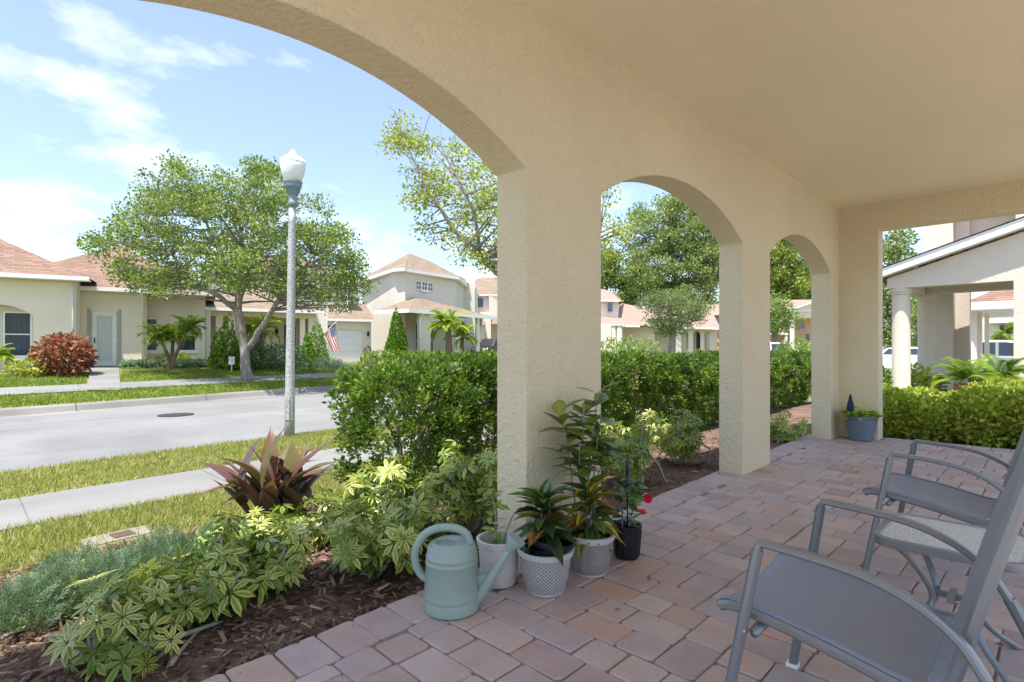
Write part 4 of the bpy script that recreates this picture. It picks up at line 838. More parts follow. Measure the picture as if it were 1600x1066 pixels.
umbrella_shrub(LB+'growing directly below the purple strap leaf plant', bedp(395, 930), .40, .32, 84, 7, .10, [((.0, .0, .0), (.12, -.02, .10), (.26, .02, .17), (.42, .08, .24))])
umbrella_shrub(LB+'crowding against the back of purple strap plant', bedp(470, 868), .34, .28, 60, 6, .095)
umbrella_shrub(LB+'hanging over mulch left of the watering can', bedp(585, 905), .40, .32, 96, 8, .095)
umbrella_shrub(LB+'with one tall upright shoot in front of hedge', bedp(590, 838), .52, .26, 72, 6, .09)
umbrella_shrub(LB+'filling the bed behind watering can handle', bedp(675, 858), .45, .30, 90, 7, .09)
umbrella_shrub('bushy yellow edged umbrella leaf shrub growing against the first pillar', bedp(735, 838), .62, .26, 120, 8, .088)
umbrella_shrub('tall yellow edged umbrella leaf shrub seen through second arch beside potted plants', bedp(985, 762), .62, .42, 130, 8, .09, [((.2, -.25, .02), (.15, -.2, .2), (.05, -.1, .35))])
umbrella_shrub('dense yellow edged umbrella leaf shrub below hedge near second pillar', bedp(1062, 732), .62, .40, 130, 8, .09, [((.1, -.3, .02), (.12, -.28, .2), (.0, -.1, .35))])
umbrella_shrub('small yellow edged umbrella leaf shrub at foot of third arch', bedp(1222, 693), .36, .36, 80, 7, .09)
umbrella_shrub('yellow edged umbrella leaf shrub in deep bed between hedge and pillar', bedp(930, 742), .55, .35, 90, 7, .09)
# ---- purple strap plant
pc = bedp(432, 846); t_ = thing('cordyline', 'purple bronze strap leaf plant rising from the bed before the sidewalk', 'plant', pc)
n = 52; az = rng.uniform(0, 2*PI, n); el = np.linspace(.55, 1.5, n)+rng.normal(0, .12, n); d = np.c_[np.cos(az)*np.cos(el), np.sin(az)*np.cos(el), np.sin(el)]
st = np.c_[rng.normal(0, .09, n), rng.normal(0, .09, n), rng.uniform(.04, .40, n)]; c0 = cols(n, [(.085, .042, .034), (.10, .05, .034), (.065, .04, .04), (.115, .062, .036), (.09, .078, .032)], .16)
cloud('leaves', [scatter(T_STRAP, st, frames(d, np.c_[np.zeros((n, 2)), np.ones(n)]+rng.normal(0, .15, (n, 3))), np.c_[rng.uniform(.55, .8, n), rng.uniform(.34, .46, n), rng.uniform(.2, .6, n)], c0, c0*1.15)], 'glossy_leaf', t_, smooth=True)
shrub_stems(t_, 6, .10, .30, .014, 'twig_bark', 'stem', False)
# ---- junipers
def juniper(label, pos, r, h, n, stops, group, name='juniper'):
    t_ = thing(name, label, 'shrub', pos, 0, group); a = rng.uniform(0, 2*PI, n); q = np.sqrt(rng.random(n)); zz = rng.random(n)**.7
    P_ = np.c_[np.cos(a)*q*r, np.sin(a)*q*r, zz*h*(1-.75*q**2)+.01]; d = np.c_[np.cos(a)*q, np.sin(a)*q, rng.uniform(.3, 1.3, n)]+rng.normal(0, .25, (n, 3)); c = cols(n, stops, .18)
    cloud('foliage', [scatter(T_NEEDLE, P_, frames(d, unit(n)), rng.uniform(.07, .13, n)*(1 if r < .5 else 2.2), c*.75, c*1.25)], 'leaf', t_); shrub_stems(t_, 5, r*.6, h*.6, .008); return t_
JB = [(.11, .17, .11), (.15, .21, .15), (.08, .13, .08), (.17, .22, .12)]
for i, (u, v, r) in enumerate([(28, 975, .16), (85, 945, .18), (150, 930, .2), (215, 905, .2), (275, 885, .2), (330, 868, .16), (120, 905, .15), (245, 880, .15)]):
    juniper('feathery blue green juniper clump, %s along the bed from purple strap plant' % ('eighth', 'seventh', 'fifth', 'fourth', 'second', 'first', 'sixth', 'third')[i], bedp(u, v+14), r, .16, 560, JB, 'junipers along the lawn edge')
# ---- leafy hedge beyond the open end
def leafy_mesh(seed, n=2600):
    global rng; rng = np.random.default_rng(seed); v = unit(n); rr = rng.random(n)**.33; P_ = v*rr[:, None]*np.array([.5, .42, .44])+np.array([0, 0, .44]); P_[:, 2] = np.maximum(P_[:, 2], .03)
    d = v+np.c_[np.zeros((n, 2)), np.full(n, .5)]+rng.normal(0, .6, (n, 3)); c = cols(n, [(.26, .32, .045), (.33, .37, .06), (.19, .25, .035), (.40, .41, .10)], .15)
    o = cloud('foliage', [scatter(T_DIA, P_, frames(d, unit(n)), rng.uniform(.055, .095, n), c*.9, c*1.1)], 'leaf'); me = o.data; bpy.data.objects.remove(o); return me
lv = [leafy_mesh(21), leafy_mesh(22)]; rng = np.random.default_rng(6)
for i in range(12):
    a_, b_ = 9.86+(i % 2)*.72+random.uniform(-.06, .06), 1.75-.55*(i//2)+random.uniform(-.08, .08)-(.25 if i % 2 else 0)
    t_ = thing('hedge_bush', 'leafy bush in %s row of low hedge, %s from porch corner pillar' % (('front', 'back')[i % 2], ('first', 'second', 'third', 'fourth', 'fifth', 'sixth')[i//2]), 'shrub', (a_, b_, -.13), random.uniform(0, 6), 'bushes of the low hedge beyond the porch end'); s_ = random.uniform(.74, 1.02); t_.scale = (1.0, 1.0, s_)
    link('foliage', lv[i % 2], t_); shrub_stems(t_, 5, .3, .45, .01)
# ---- palms
def frond_tmpl(np_=26, droop=.60, ll=.34, wd=.011):
    vs = []; fs = []; ws = []
    def rp(t): return Vector((0, t*(1-.18*t), .22*t-droop*t*t))
    for i in range(np_):
        t = .14+.86*i/(np_-1); o_ = rp(t)
        for sd in (-1, 1):
            b = len(vs); d = Vector((sd*(1-.45*t), .55+.5*t, -.25)).normalized(); l = ll*(math.sin(PI*min(1, .2+.75*t))); x = Vector((0, 1, .3)).cross(d).normalized(); x = d.cross(Vector((0, 0, 1))).normalized()
            for q in (o_, o_+d*l*.4+x*wd, o_+d*l+Vector((0, 0, -.06)), o_+d*l*.4-x*wd): vs.append(tuple(q))
            fs += [(b, b+1, b+2), (b, b+2, b+3)]; ws += [0, .5, 1, .5]
    for i in range(6):
        b = len(vs); p_, q_ = rp(i/6), rp((i+1)/6); w = .016*(1-i/7)
        vs += [tuple(p_+Vector((w, 0, 0))), tuple(p_-Vector((w, 0, 0))), tuple(q_-Vector((w*.8, 0, 0))), tuple(q_+Vector((w*.8, 0, 0)))]; fs += [(b, b+1, b+2), (b, b+2, b+3)]; ws += [0]*4
    return tmpl(vs, fs, ws)
T_FR = frond_tmpl()
PALM = [(.20, .27, .035), (.27, .32, .05), (.15, .22, .03)]
def crown(par, c, n, ln, stops=PALM, up=(-.35, 1.3)):
    az = rng.uniform(0, 2*PI, n); el = rng.uniform(*up, n); d = np.c_[np.cos(az)*np.cos(el), np.sin(az)*np.cos(el), np.sin(el)]; cc = cols(n, stops, .12)
    return cloud('crown', [scatter(T_FR, np.repeat(np.array([c]), n, 0), frames(d, np.c_[np.zeros((n, 2)), np.ones(n)]+rng.normal(0, .08, (n, 3))), rng.uniform(.8, 1.15, n)*ln, cc*.8, cc*1.1)], 'leaf', par)
def palm(label, base, tops, ln, r=.07, n=22, group='pygmy date palms in the yards'):
    t_ = thing('palm', label, 'palm', base, 0, group)
    for tp in tops:
        v = Vector(tp)-base; m_ = MB(); pts = []
        for k in range(9): f = k/8; pts.append(Vector((v.x*f**1.4, v.y*f**1.4, v.z*f-.05*(k == 0))))
        m_.tube(pts, [r*(1.15-.25*k/8)*(1+.12*(k % 2)) for k in range(9)], 8); m_.obj('trunk', 'palm_bark', t_); crown(t_, v, n, ln)
    return t_
b_ = hit(268, 578); t0 = b_.dot(Vector((FW.x, FW.y, 0))); palm('three stemmed pygmy date palm before the curtained windows', b_, [at(247, 524, t0), at(271, 527, t0+.3), at(296, 512, t0-.2)], .72, .055, 26)
b_ = hit(410, 578); t0 = b_.dot(Vector((FW.x, FW.y, 0))); palm('single stemmed date palm before the porch with the flag', b_, [at(408, 515, t0)], .95, .08, 30)
b_ = W((702-800)/FPX*34, 34, .5); palm('tall shaggy date palm before the two storey house porch', b_, [at(700, 507, 34)], 1.5, .19, 30)
b_ = W((722-800)/FPX*35, 35, .5); palm('short date palm beside porch columns of two storey house', b_, [at(722, 527, 35)], 1.3, .12, 22)
b_ = W((-5-800)/FPX*17.6, 17.6, .4); palm('small date palm growing before the recessed arched window', b_, [at(-5, 556, 17.6)], .65, .06, 18)
# ---- leaf balls: bushes and cones across the street
def bush(name, label, base, rx, h, n, ls, stops, cone=False, group=None, T=T_DIA):
    t_ = thing(name, label, 'shrub', base, 0, group); v = unit(n); rr = rng.random((n, 1))**.3
    if cone:
        z = 1-np.sqrt(rng.random(n)*.98); a = rng.uniform(0, 2*PI, n); q = np.sqrt(rng.random(n))*.25+.75; rad = rx*(1-z)**.8*(1+.12*np.sin(a*5+z*9)); P_ = np.c_[np.cos(a)*rad*q, np.sin(a)*rad*q, z*h+.02]; v = np.c_[np.cos(a), np.sin(a), np.full(n, 1.0)]
    else:
        P_ = v*rr*np.array([rx, rx, h*.55])+np.array([0, 0, h*.48]); P_ += rng.normal(0, .05*rx, P_.shape); P_[:, 2] = np.maximum(P_[:, 2], .02)
    c = cols(n, stops, .16); cloud('foliage', [scatter(T, P_, frames(v+rng.normal(0, .55, (n, 3)), unit(n)), rng.uniform(.7, 1.3, n)*ls, c*.85, c*1.15)], 'leaf', t_); shrub_stems(t_, 5, rx*.5, h*.6, .02); return t_
bush('copperleaf_bush', 'round red and copper leaved bush beside the storm door', hit(100, 585),   .74, 1.18, 2400, .13, [(.17, .055, .04), (.28, .10, .06), (.14, .035, .03), (.33, .17, .10), (.10, .07, .03)], T=T_BROAD)
bush('yellow_shrub', 'low yellow leaved shrub under the recessed window', hit(48, 586), .5, .42, 420, .12, [(.28, .29, .05), (.22, .25, .04)], T=T_BROAD)
for i, (u, v, r) in enumerate([(218, 572, .33), (262, 572, .42), (307, 571, .38), (287, 573, .25)]):
    bush('lime_shrub', 'bright lime shrub under curtained windows, '+('below the downspout side window', 'at foot of three stemmed palm', 'farthest from the storm door', 'smallest, right of the palm stems')[i], hit(u, v), r, .5, 260, .12, [(.34, .38, .03), (.28, .34, .03)], group='lime shrubs under the windows')
bush('dark_shrub', 'dark green broad leaved shrub beneath the left curtained window', hit(233, 571), .35, .75, 200, .16, [(.03, .07, .02), (.05, .10, .025)])
for i, (u, v, r, h) in enumerate([(341, 575, .3, 1.6), (357, 577, .42, 2.2), (369, 578, .3, 1.2)]): bush('cone_shrub', ('slim', 'tallest', 'shortest')[i]+' upright green conical shrub in the group beside white porch post', hit(u, v), r, h, 700, .13, [(.11, .20, .025), (.16, .26, .03)], True, 'conical shrubs by the porch post')
for i, (u, v, r, h) in enumerate([(495, 572, .55, 2.1), (480, 573, .4, 1.4)]): bush('cone_shrub', ('taller', 'shorter')[i]+' upright bright green conical shrub beside the hanging flag', hit(u, v), r, h, 900, .13, [(.11, .20, .025), (.16, .26, .03)], True, 'conical shrubs by the flag')
bush('porch_shrub', 'grey green rounded shrub around the single palm', hit(430, 577), 1.3, 1.0, 1000, .13, [(.08, .13, .06), (.10, .16, .07)]); bush('porch_shrub', 'grey green rounded shrub between tree trunk and palm', hit(398, 577), .8, 1.0, 600, .13, [(.07, .12, .05), (.10, .15, .06)])
CY = W((620-800)/FPX*37, 37, .5); bush('cypress', 'tall narrow bright green cypress against the sunlit coloured side wall', CY, .82, 3.5, 6500, .13, [(.10, .19, .02), (.15, .25, .025), (.07, .14, .02)], True)
for i in range(9):
    u = 577+i*15; t = 35.5+i*.25; bush('boxwood', 'small clipped boxwood before two storey house, %s from the garage' % ('first', 'second', 'third', 'fourth', 'fifth', 'sixth', 'seventh', 'eighth', 'ninth')[i], W((u-800)/FPX*t, t, .48), .45, .62, 320, .12, [(.13, .20, .03), (.18, .25, .04)], group='boxwood row before the two storey house')
for u, v, r, w_ in ((505, 577, .9, 'larger'), (520, 582, .8, 'smaller')): juniper(w_+' spreading blue green juniper mound at the driveway edge', hit(u, v), r*1.1, .45, 500, JB, 'juniper mounds by the driveway')
# low blue grey ground cover
n = 6500; x = rng.uniform(A.x(190, 1.6), A.x(452, -2.5), n); P_ = []
for i in range(n):
    w_ = Matrix.Rotation(A.rz, 4, 'Z') @ Vector((x[i], -1.1-rng.random()*1.0+x[i]*.10, 0))+A.O; P_.append((w_.x, w_.y, zfar(w_.x, w_.y)+rng.uniform(0, .22)))
P_ = np.array(P_); d = rng.normal(0, .5, (n, 3))+np.array([0, 0, .8]); c = cols(n, [(.16, .22, .15), (.20, .26, .18), (.12, .18, .10)], .15)
tag(cloud('ground_cover', [scatter(T_DIA, P_, frames(d, unit(n)), rng.uniform(.08, .16, n), c, c)], 'leaf'), 'low blue grey creeping juniper bed edging the far lawn', 'ground cover', kind='stuff')
# ---- trees
def tree(name, label, base, trunk, clumps, nl, ls, stops, bark='oak_bark', group=None, twigs=3, br=.05, T=T_DIA, mat='leaf', bare=0):
    t_ = thing(name, label, 'tree', base, 0, group); m_ = MB(); nodes = []
    for path in trunk:
        pts = [Vector(p[:3])-base for p in path]; rad = [p[3] for p in path]; fine = []; fr = []
        for i in range(len(pts)-1):
            for k in range(4): f = k/4; fine.append(pts[i].lerp(pts[i+1], f)+Vector((random.gauss(0, 1), random.gauss(0, 1), 0))*rad[i]*.12*(i+k > 0)); fr.append(rad[i]*(1-f)+rad[i+1]*f)
        fine.append(pts[-1]); fr.append(rad[-1]); m_.tube(fine, fr, 10)
        nodes += [(fine[k], fr[k]) for k in range(len(fine)) if k > len(fine)*.35]
    parts = []
    for c, r in clumps:
        c = Vector(c)-base; nd = min(nodes, key=lambda q: (q[0]-c).length+(1.5 if q[0].z > c.z else 0)); s0 = nd[0]; mid = s0.lerp(c, .55)+Vector((random.gauss(0, .12), random.gauss(0, .12), random.uniform(-.05, .35)))*(c-s0).length*.4
        r0 = min(nd[1]*.6, br); path = [s0.lerp(mid, f).lerp(mid.lerp(c, f), f) for f in (0, .25, .5, .75, 1)]; m_.tube(path, [r0, r0*.75, r0*.55, r0*.4, r0*.2], 5, cap=False)
        for k in range(twigs):
            d = Vector(unit(1)[0]); d.z = abs(d.z)*.6; e = path[3].lerp(c, random.random())+d*r*random.uniform(.7, 1.15); m_.tube([path[3].lerp(c, random.random()*.7), (path[4]+e)/2, e], [r0*.25, r0*.18, .004], 3, cap=False)
        n = max(4, int(nl*(r/.6)**2*random.uniform(.6, 1.3)))
        q = unit(n)*(rng.random((n, 1))**.45)*r*np.array([1.15, 1.15, .75]); pos = np.array(c)[None]+q; d = q/r+rng.normal(0, .7, (n, 3))+np.array([0, 0, .15])
        col_ = cols(n, stops, .15)*random.uniform(.85, 1.15); parts.append(scatter(T, pos, frames(d, unit(n)), rng.uniform(.65, 1.35, n)*ls, col_*.9, col_*1.1))
    for k in range(bare):
        s0, r0 = random.choice(nodes[len(nodes)//2:]); d = Vector((random.gauss(-.35, .5), random.gauss(.3, .4), random.uniform(.5, 1.1))).normalized(); e = s0+d*random.uniform(.7, 1.6); m_.tube([s0, (s0+e)/2+Vector((0, 0, .2)), e], [.012, .008, .003], 4, cap=False)
    m_.obj('trunk', bark, t_, smooth=True); cloud('crown', parts, mat, t_); return t_
def in_poly(u, v, pl):
    r = False; j = len(pl)-1
    for i in range(len(pl)):
        if (pl[i][1] > v) != (pl[j][1] > v) and u < (pl[j][0]-pl[i][0])*(v-pl[i][1])/(pl[j][1]-pl[i][1])+pl[i][0]: r = not r
        j = i
    return r
def poly_clumps(pl, t, depth, n, r, edge=.0):
    out = []; us = [p[0] for p in pl]; vs_ = [p[1] for p in pl]; cu, cv = (min(us)+max(us))/2, (min(vs_)+max(vs_))/2; ru, rv = (max(us)-min(us))/2, (max(vs_)-min(vs_))/2; tries = 0
    while len(out) < n and tries < n*80:
        tries += 1; u, v = random.uniform(min(us), max(us)), random.uniform(min(vs_), max(vs_))
        if not in_poly(u, v, pl): continue
        e = max(.15, 1-((u-cu)/ru)**2*.8-((v-cv)/rv)**2*.5)**.5; tt = t+random.uniform(-1, 1)*depth*e; out.append((at(u, v, tt), r*random.uniform(.65, 1.25)))
    return out
OAK = [(.12, .175, .035), (.15, .205, .042), (.085, .13, .03), (.18, .235, .055), (.20, .24, .08)]
b_ = hit(385, 595); T1 = b_.dot(Vector((FW.x, FW.y, 0))); print('tree depth', T1)
pl = [(138, 385), (165, 345), (205, 318), (228, 268), (270, 248), (330, 262), (362, 285), (400, 248), (432, 258), (470, 300), (505, 322), (548, 372), (576, 432), (574, 468), (520, 488), (455, 482), (415, 462), (330, 448), (262, 462), (200, 452), (160, 415)]
tr = [[(*at(386, 600, T1), .19), (*at(383, 560, T1), .155), (*at(377, 520, T1), .14), (*at(372, 485, T1), .125), (*at(373, 440, T1), .10), (*at(378, 390, T1), .06), (*at(372, 330, T1+.3), .03)],
      [(*at(389, 545, T1), .11), (*at(405, 518, T1-.2), .095), (*at(425, 485, T1-.4), .08), (*at(455, 440, T1-.6), .05), (*at(490, 400, T1-.6), .025)],
      [(*at(372, 487, T1), .10), (*at(345, 465, T1-.5), .08), (*at(310, 445, T1-.9), .06), (*at(270, 400, T1-1.2), .035), (*at(225, 360, T1-1), .02)],
      [(*at(374, 470, T1), .09), (*at(390, 420, T1+.8), .06), (*at(430, 350, T1+1.4), .03)], [(*at(374, 460, T1), .08), (*at(345, 400, T1+.9), .06), (*at(310, 320, T1+1.4), .03)]]
tree('oak_tree', 'broad leafy street oak with forked pale trunk across the street', b_, tr, poly_clumps(pl, T1, 3.0, 440, .38), 300, .092, OAK)
T2 = 13.0; b_ = W((868-800)/FPX*T2, T2, -.15)
pl = [(588, 190), (640, 180), (668, 235), (720, 225), (775, 245), (860, 255), (960, 290), (985, 380), (930, 420), (800, 440), (760, 420), (720, 415), (668, 370), (632, 320), (650, 275), (610, 245)]
tr = [[(*b_, .20), (*at(866, 520, T2), .16), (*at(858, 480, T2), .14), (*at(840, 430, T2), .10), (*at(820, 340, T2+.4), .06), (*at(800, 290, T2+.6), .03)],
      [(*at(860, 488, T2), .12), (*at(800, 446, T2-.4), .10), (*at(752, 402, T2-.8), .07), (*at(710, 360, T2-1), .05), (*at(665, 290, T2-1.1), .03), (*at(630, 215, T2-1.1), .012)],
      [(*at(855, 470, T2), .11), (*at(900, 420, T2+.3), .08), (*at(940, 350, T2+.5), .03)], [(*at(752, 402, T2-.8), .05), (*at(740, 330, T2-1.2), .03), (*at(690, 230, T2-1.3), .012)]]
tree('oak_tree', 'sparse yellow green oak leaning out behind the first pillar', b_, tr, poly_clumps(pl, T2-.3, 1.4, 230, .30), 330, .07, [(.22, .27, .04), (.28, .32, .05), (.15, .20, .035), (.33, .35, .07)], bare=26)
FAR = [(.15, .20, .065), (.19, .24, .075), (.12, .16, .055), (.22, .26, .10)]
def back_tree(label, u0, u1, vt, vb, t, n, r, ls, nl=120, stops=FAR, z0=.0, group='tall trees behind the far houses'):
    cu = (u0+u1)/2; b_ = W((cu-800)/FPX*t, t, z0); w = (u1-u0)/2; h = vb-vt
    pl = [(cu+w*math.cos(a)*(1+.18*math.sin(3*a+u0)), vt+h*.5-h*.5*math.sin(a)*(1+.1*math.sin(5*a+u1))) for a in [2*PI*k/18 for k in range(18)]]
    tr = [[(*b_, .02*t*.35), (*at(cu+w*.05, vb-h*.1, t), .015*t*.35), (*at(cu-w*.05, vt+h*.5, t), .008*t*.35), (*at(cu, vt+h*.2, t), .003*t*.35)], [(*at(cu, vb-h*.15, t), .006*t*.3), (*at(cu-w*.5, vt+h*.5, t-1), .003*t*.3), (*at(cu-w*.6, vt+h*.35, t-1), .001*t*.3)],
          [(*at(cu, vb-h*.15, t), .006*t*.3), (*at(cu+w*.5, vt+h*.5, t+1), .003*t*.3), (*at(cu+w*.6, vt+h*.3, t+1), .001*t*.3)]]
    return tree('tall_tree', label, b_, tr, poly_clumps(pl, t, w/FPX*t*.8, n, r), nl, ls, stops, group=group, twigs=1, br=.12)
back_tree('huge dark green tree towering behind low house with arches', 975, 1135, 305, 505, 88, 230, 1.5, .36, 36)
back_tree('rounded green tree left of the huge dark tree', 900, 1000, 400, 510, 96, 110, 1.5, .42, 30)
back_tree('pale yellow green tree behind the peach pedimented house', 1150, 1260, 352, 505, 95, 190, 1.5, .40, 34, [(.19, .24, .06), (.24, .28, .075), (.14, .19, .05)])
back_tree('dark green pine like tree behind peach house pillar', 1235, 1330, 380, 500, 104, 90, 1.8, .5, 30)
back_tree('tall sparse pine rising beyond the far portico', 1355, 1440, 365, 560, 42, 90, .9, .24, 50)
back_tree('small leafy tree in yard beyond white columns', 1395, 1475, 470, 560, 30, 60, .5, .15, 60, OAK, -.1)
back_tree('distant treetop showing above the left red roof', -60, 18, 377, 470, 60, 50, 1.3, .35, 30)
back_tree('small airy olive green tree before the house with arches', 1000, 1098, 455, 520, 46, 100, .62, .17, 75, [(.13, .17, .07), (.16, .20, .08), (.10, .14, .05)], group='small yard trees')
back_tree('small light green tree before the peach house', 1178, 1240, 465, 520, 50, 60, .65, .18, 75, [(.12, .18, .05), (.16, .22, .06)], group='small yard trees')
for i, (u, t, v, r) in enumerate([(955, 34, 530, .9), (985, 35, 527, 1.0), (1012, 38, 530, .9), (1250, 40, 530, .8), (1265, 41, 533, .7), (1225, 42, 535, .6)]):
    b_ = W((u-800)/FPX*t, t, 0); bush('yard_bush', 'loose yellow green bush '+('before the distant columned house entrance', 'left of the small airy olive tree', 'before the distant garage door', 'before the distant arched blue window', 'right of the arched blue window', 'beside the white car at peach house')[i], b_, r, at(u, v, t).z, 700, .17, [(.16, .22, .05), (.22, .28, .07), (.12, .17, .05)], group='bushes in the yards beyond the hedge')
# fan plants in front of the portico
for lab, u, v, a_ in (('feathery cycad like palm beside the tall white pier', 1515, 585, 12.3), ('feathery palm in pot beside the white square pillar', 1566, 580, 12.8)):
    p_ = on_a(u, v, a_); b_ = Vector((p_.x, p_.y, -.12)); t_ = thing('fan_palm', lab, 'plant', b_, 0, 'palms before the portico'); crown(t_, (0, 0, p_.z+.12-.1), 22, .62, [(.13, .21, .03), (.18, .26, .04)], (-.1, 1.2)); m_ = MB(); m_.lathe([(.16, 0), (.22, p_.z-.05), (.20, p_.z-.05)], 14); m_.obj('pot', 'terracotta', t_)
b_ = on_a(1570, 520, 35.2); palm('bright palm before the far tan house window', Vector((b_.x, b_.y, -.12)), [b_], .8, .08, 16)
b_ = on_a(1390, 560, 13.2); bush('column_shrub', 'green leafy shrub left of the white round column', Vector((b_.x, b_.y+.35, -.12)), .4, 1.05, 500, .11, GREEN+[(.2, .28, .04)])
b_ = on_a(1428, 575, 14.6); bush('column_shrub', 'lime leaved shrub between the white round columns', Vector((b_.x, b_.y, -.12)), .42, .95, 400, .12, [(.2, .28, .04), (.28, .34, .05)])
# ================================================================== STREET THINGS
b_ = gnd(452, 684, -.15); lp = thing('street_lamp', 'pale grey street lamp post with white acorn globe on the verge', 'street lamp', b_); lean = Vector((.055*RT.x, .055*RT.y))
def lx(z): return Vector((lean.x*z/4.3, lean.y*z/4.3, z))
m_ = MB(); zz = [-.1, .3, .62, .66, 1.5, 2.5, 3.3, 3.5]; m_.tube([lx(z) for z in zz], [.078, .076, .074, .068, .064, .058, .052, .051], 16); m_.obj('post', 'aged_aluminium', lp, smooth=True)
m_ = MB(); m_.box(-.035, .035, -.085, -.05, .28, .62); o = m_.obj('hand_hole_cover', 'aged_aluminium', lp); o.rotation_euler.z = YAW-PI/2
TZ = 4.21+.15; c_ = lx(TZ)
m_ = MB(); m_.lathe([(.056, -.82), (.07, -.80), (.07, -.76), (.058, -.74), (.064, -.66), (.10, -.56), (.125, -.53), (.128, -.48), (.14, -.47), (.14, -.45), (.10, -.45)], 20, c_); cl = m_.obj('collar', 'lamp_collar', lp, angle=35)
for k in range(16):
    a = 2*PI*k/16; q = MB(); q.tube([c_+Vector((math.cos(a)*.066, math.sin(a)*.066, -.66)), c_+Vector((math.cos(a)*.105, math.sin(a)*.105, -.555)), c_+Vector((math.cos(a)*.13, math.sin(a)*.13, -.50))], .006, 5); q.obj('rib', 'lamp_collar', cl)
m_ = MB(); m_.lathe([(.10, -.45), (.128, -.43), (.162, -.34), (.182, -.24), (.186, -.175), (.180, -.165)], 28, c_); m_.obj('globe', 'opal_globe', lp, smooth=True)
m_ = MB(); m_.lathe([(.186, -.172), (.190, -.165), (.186, -.155), (.168, -.11), (.12, -.075), (.07, -.055), (.05, -.05), (.048, -.035), (.062, -.02), (.055, -.002), (.03, .012), (.032, .02), (.028, .035), (.0, .042)], 28, c_); m_.obj('cap', 'opal_globe', lp, smooth=True)
q = MB(); p_ = gnd(275, 649, -.19); q.lathe([(.33, -.02), (.33, .010), (.285, .012), (.28, .004), (.27, .010), (.18, .010), (.175, .005), (.165, .010), (.0, .011)], 28, (0, 0, 0)); o = q.obj('manhole_cover', 'cast_iron'); tag(o, 'dark round manhole cover set in the pale street', 'manhole cover')
tt = .5
for s in range(200):                                  # rest it on the crowned road
    s_ = (p_.y-NE(p_.x))/(RE(p_.x)-NE(p_.x)); zr = -.27+.10*(1-(2*s_-1)**2); p_ = gnd(275, 649, zr)
o.location = (p_.x, p_.y, zr+.004)
p_ = gnd(188, 833, -.09); ub = thing('utility_box', 'weathered concrete meter box lid with rusty plate in the lawn', 'utility box', (p_.x, p_.y, -.14), R(6))
m_ = MB(); m_.box(-.205, .205, -.145, .145, -.05, .03); o = m_.obj('rim', 'box_rim', ub); bv = o.modifiers.new('b', 'BEVEL'); bv.width = .015
m_ = MB(); m_.box(-.165, .165, -.11, .11, .031, .037); m_.obj('lid', 'box_rim', ub)
m_ = MB(); m_.box(-.05, .075, -.06, .065, .0375, .042); m_.obj('plate', 'rust', ub)
q = MB(); q.box(-.1, .1, -.02, .02, .25, .55); q.box(-.012, .012, -.01, .01, -.1, .25); o = q.obj('yard_sign', 'yard_sign'); tag(o, 'small white yard sign among shrubs beside the porch post', 'sign'); p_ = hit(362, 580); o.location = (p_.x, p_.y, p_.z); o.rotation_euler.z = A.rz
# flag
fl = thing('flag', 'stars and stripes flag hanging from angled pole on porch pillar', 'flag', at(504, 524, 27.4))
o0 = fl.location.copy(); pa, pb = at(503, 525, 27.4)-o0, at(526, 502.5, 27.0)-o0; m_ = MB(); m_.tube([pa-(pb-pa)*.05, pb], .022, 6); m_.obj('pole', 'white_paint', fl)
h0, h1 = at(506, 521.5, 27.35)-o0, at(523.5, 505.5, 27.05)-o0; f0, f1 = at(521, 552, 27.2)-o0, at(531.5, 547, 26.9)-o0
NS, NC = 13, 16; nv = FW.to_3d()
def fpnt(i, j):
    s, t = i/NS, j/NC; p = h0.lerp(h1, s).lerp(f0.lerp(f1, s), t); return p+nv*(.10*math.sin(s*9+t*3)*(.2+t))+Vector((0, 0, .05*math.sin(t*7+s*5)*t))
for nm, test, mt in (('red_stripe', lambda i, j: i % 2 == 0 and not (i >= 6 and j < 6), 'flag_red'), ('white_stripe', lambda i, j: i % 2 == 1 and not (i >= 6 and j < 6), 'flag_white'), ('canton', lambda i, j: i >= 6 and j < 6, 'flag_blue')):
    m_ = MB()
    for i in range(NS):
        for j in range(NC):
            if test(i, j): m_.quad(fpnt(i, j), fpnt(i, j+1), fpnt(i+1, j+1), fpnt(i+1, j))
    m_.obj(nm, mt, fl)
m_ = MB()
for i in range(7):
    for j in range(6): p = fpnt(6.5+i*.95, .5+j*.95)-nv*.012; e1 = (fpnt(7, 0)-fpnt(6, 0)).normalized()*.02; e2 = (fpnt(6, 1)-fpnt(6, 0)).normalized()*.02; m_.quad(p-e1, p+e2, p+e1, p-e2)
m_.obj('stars', 'flag_white', fl)
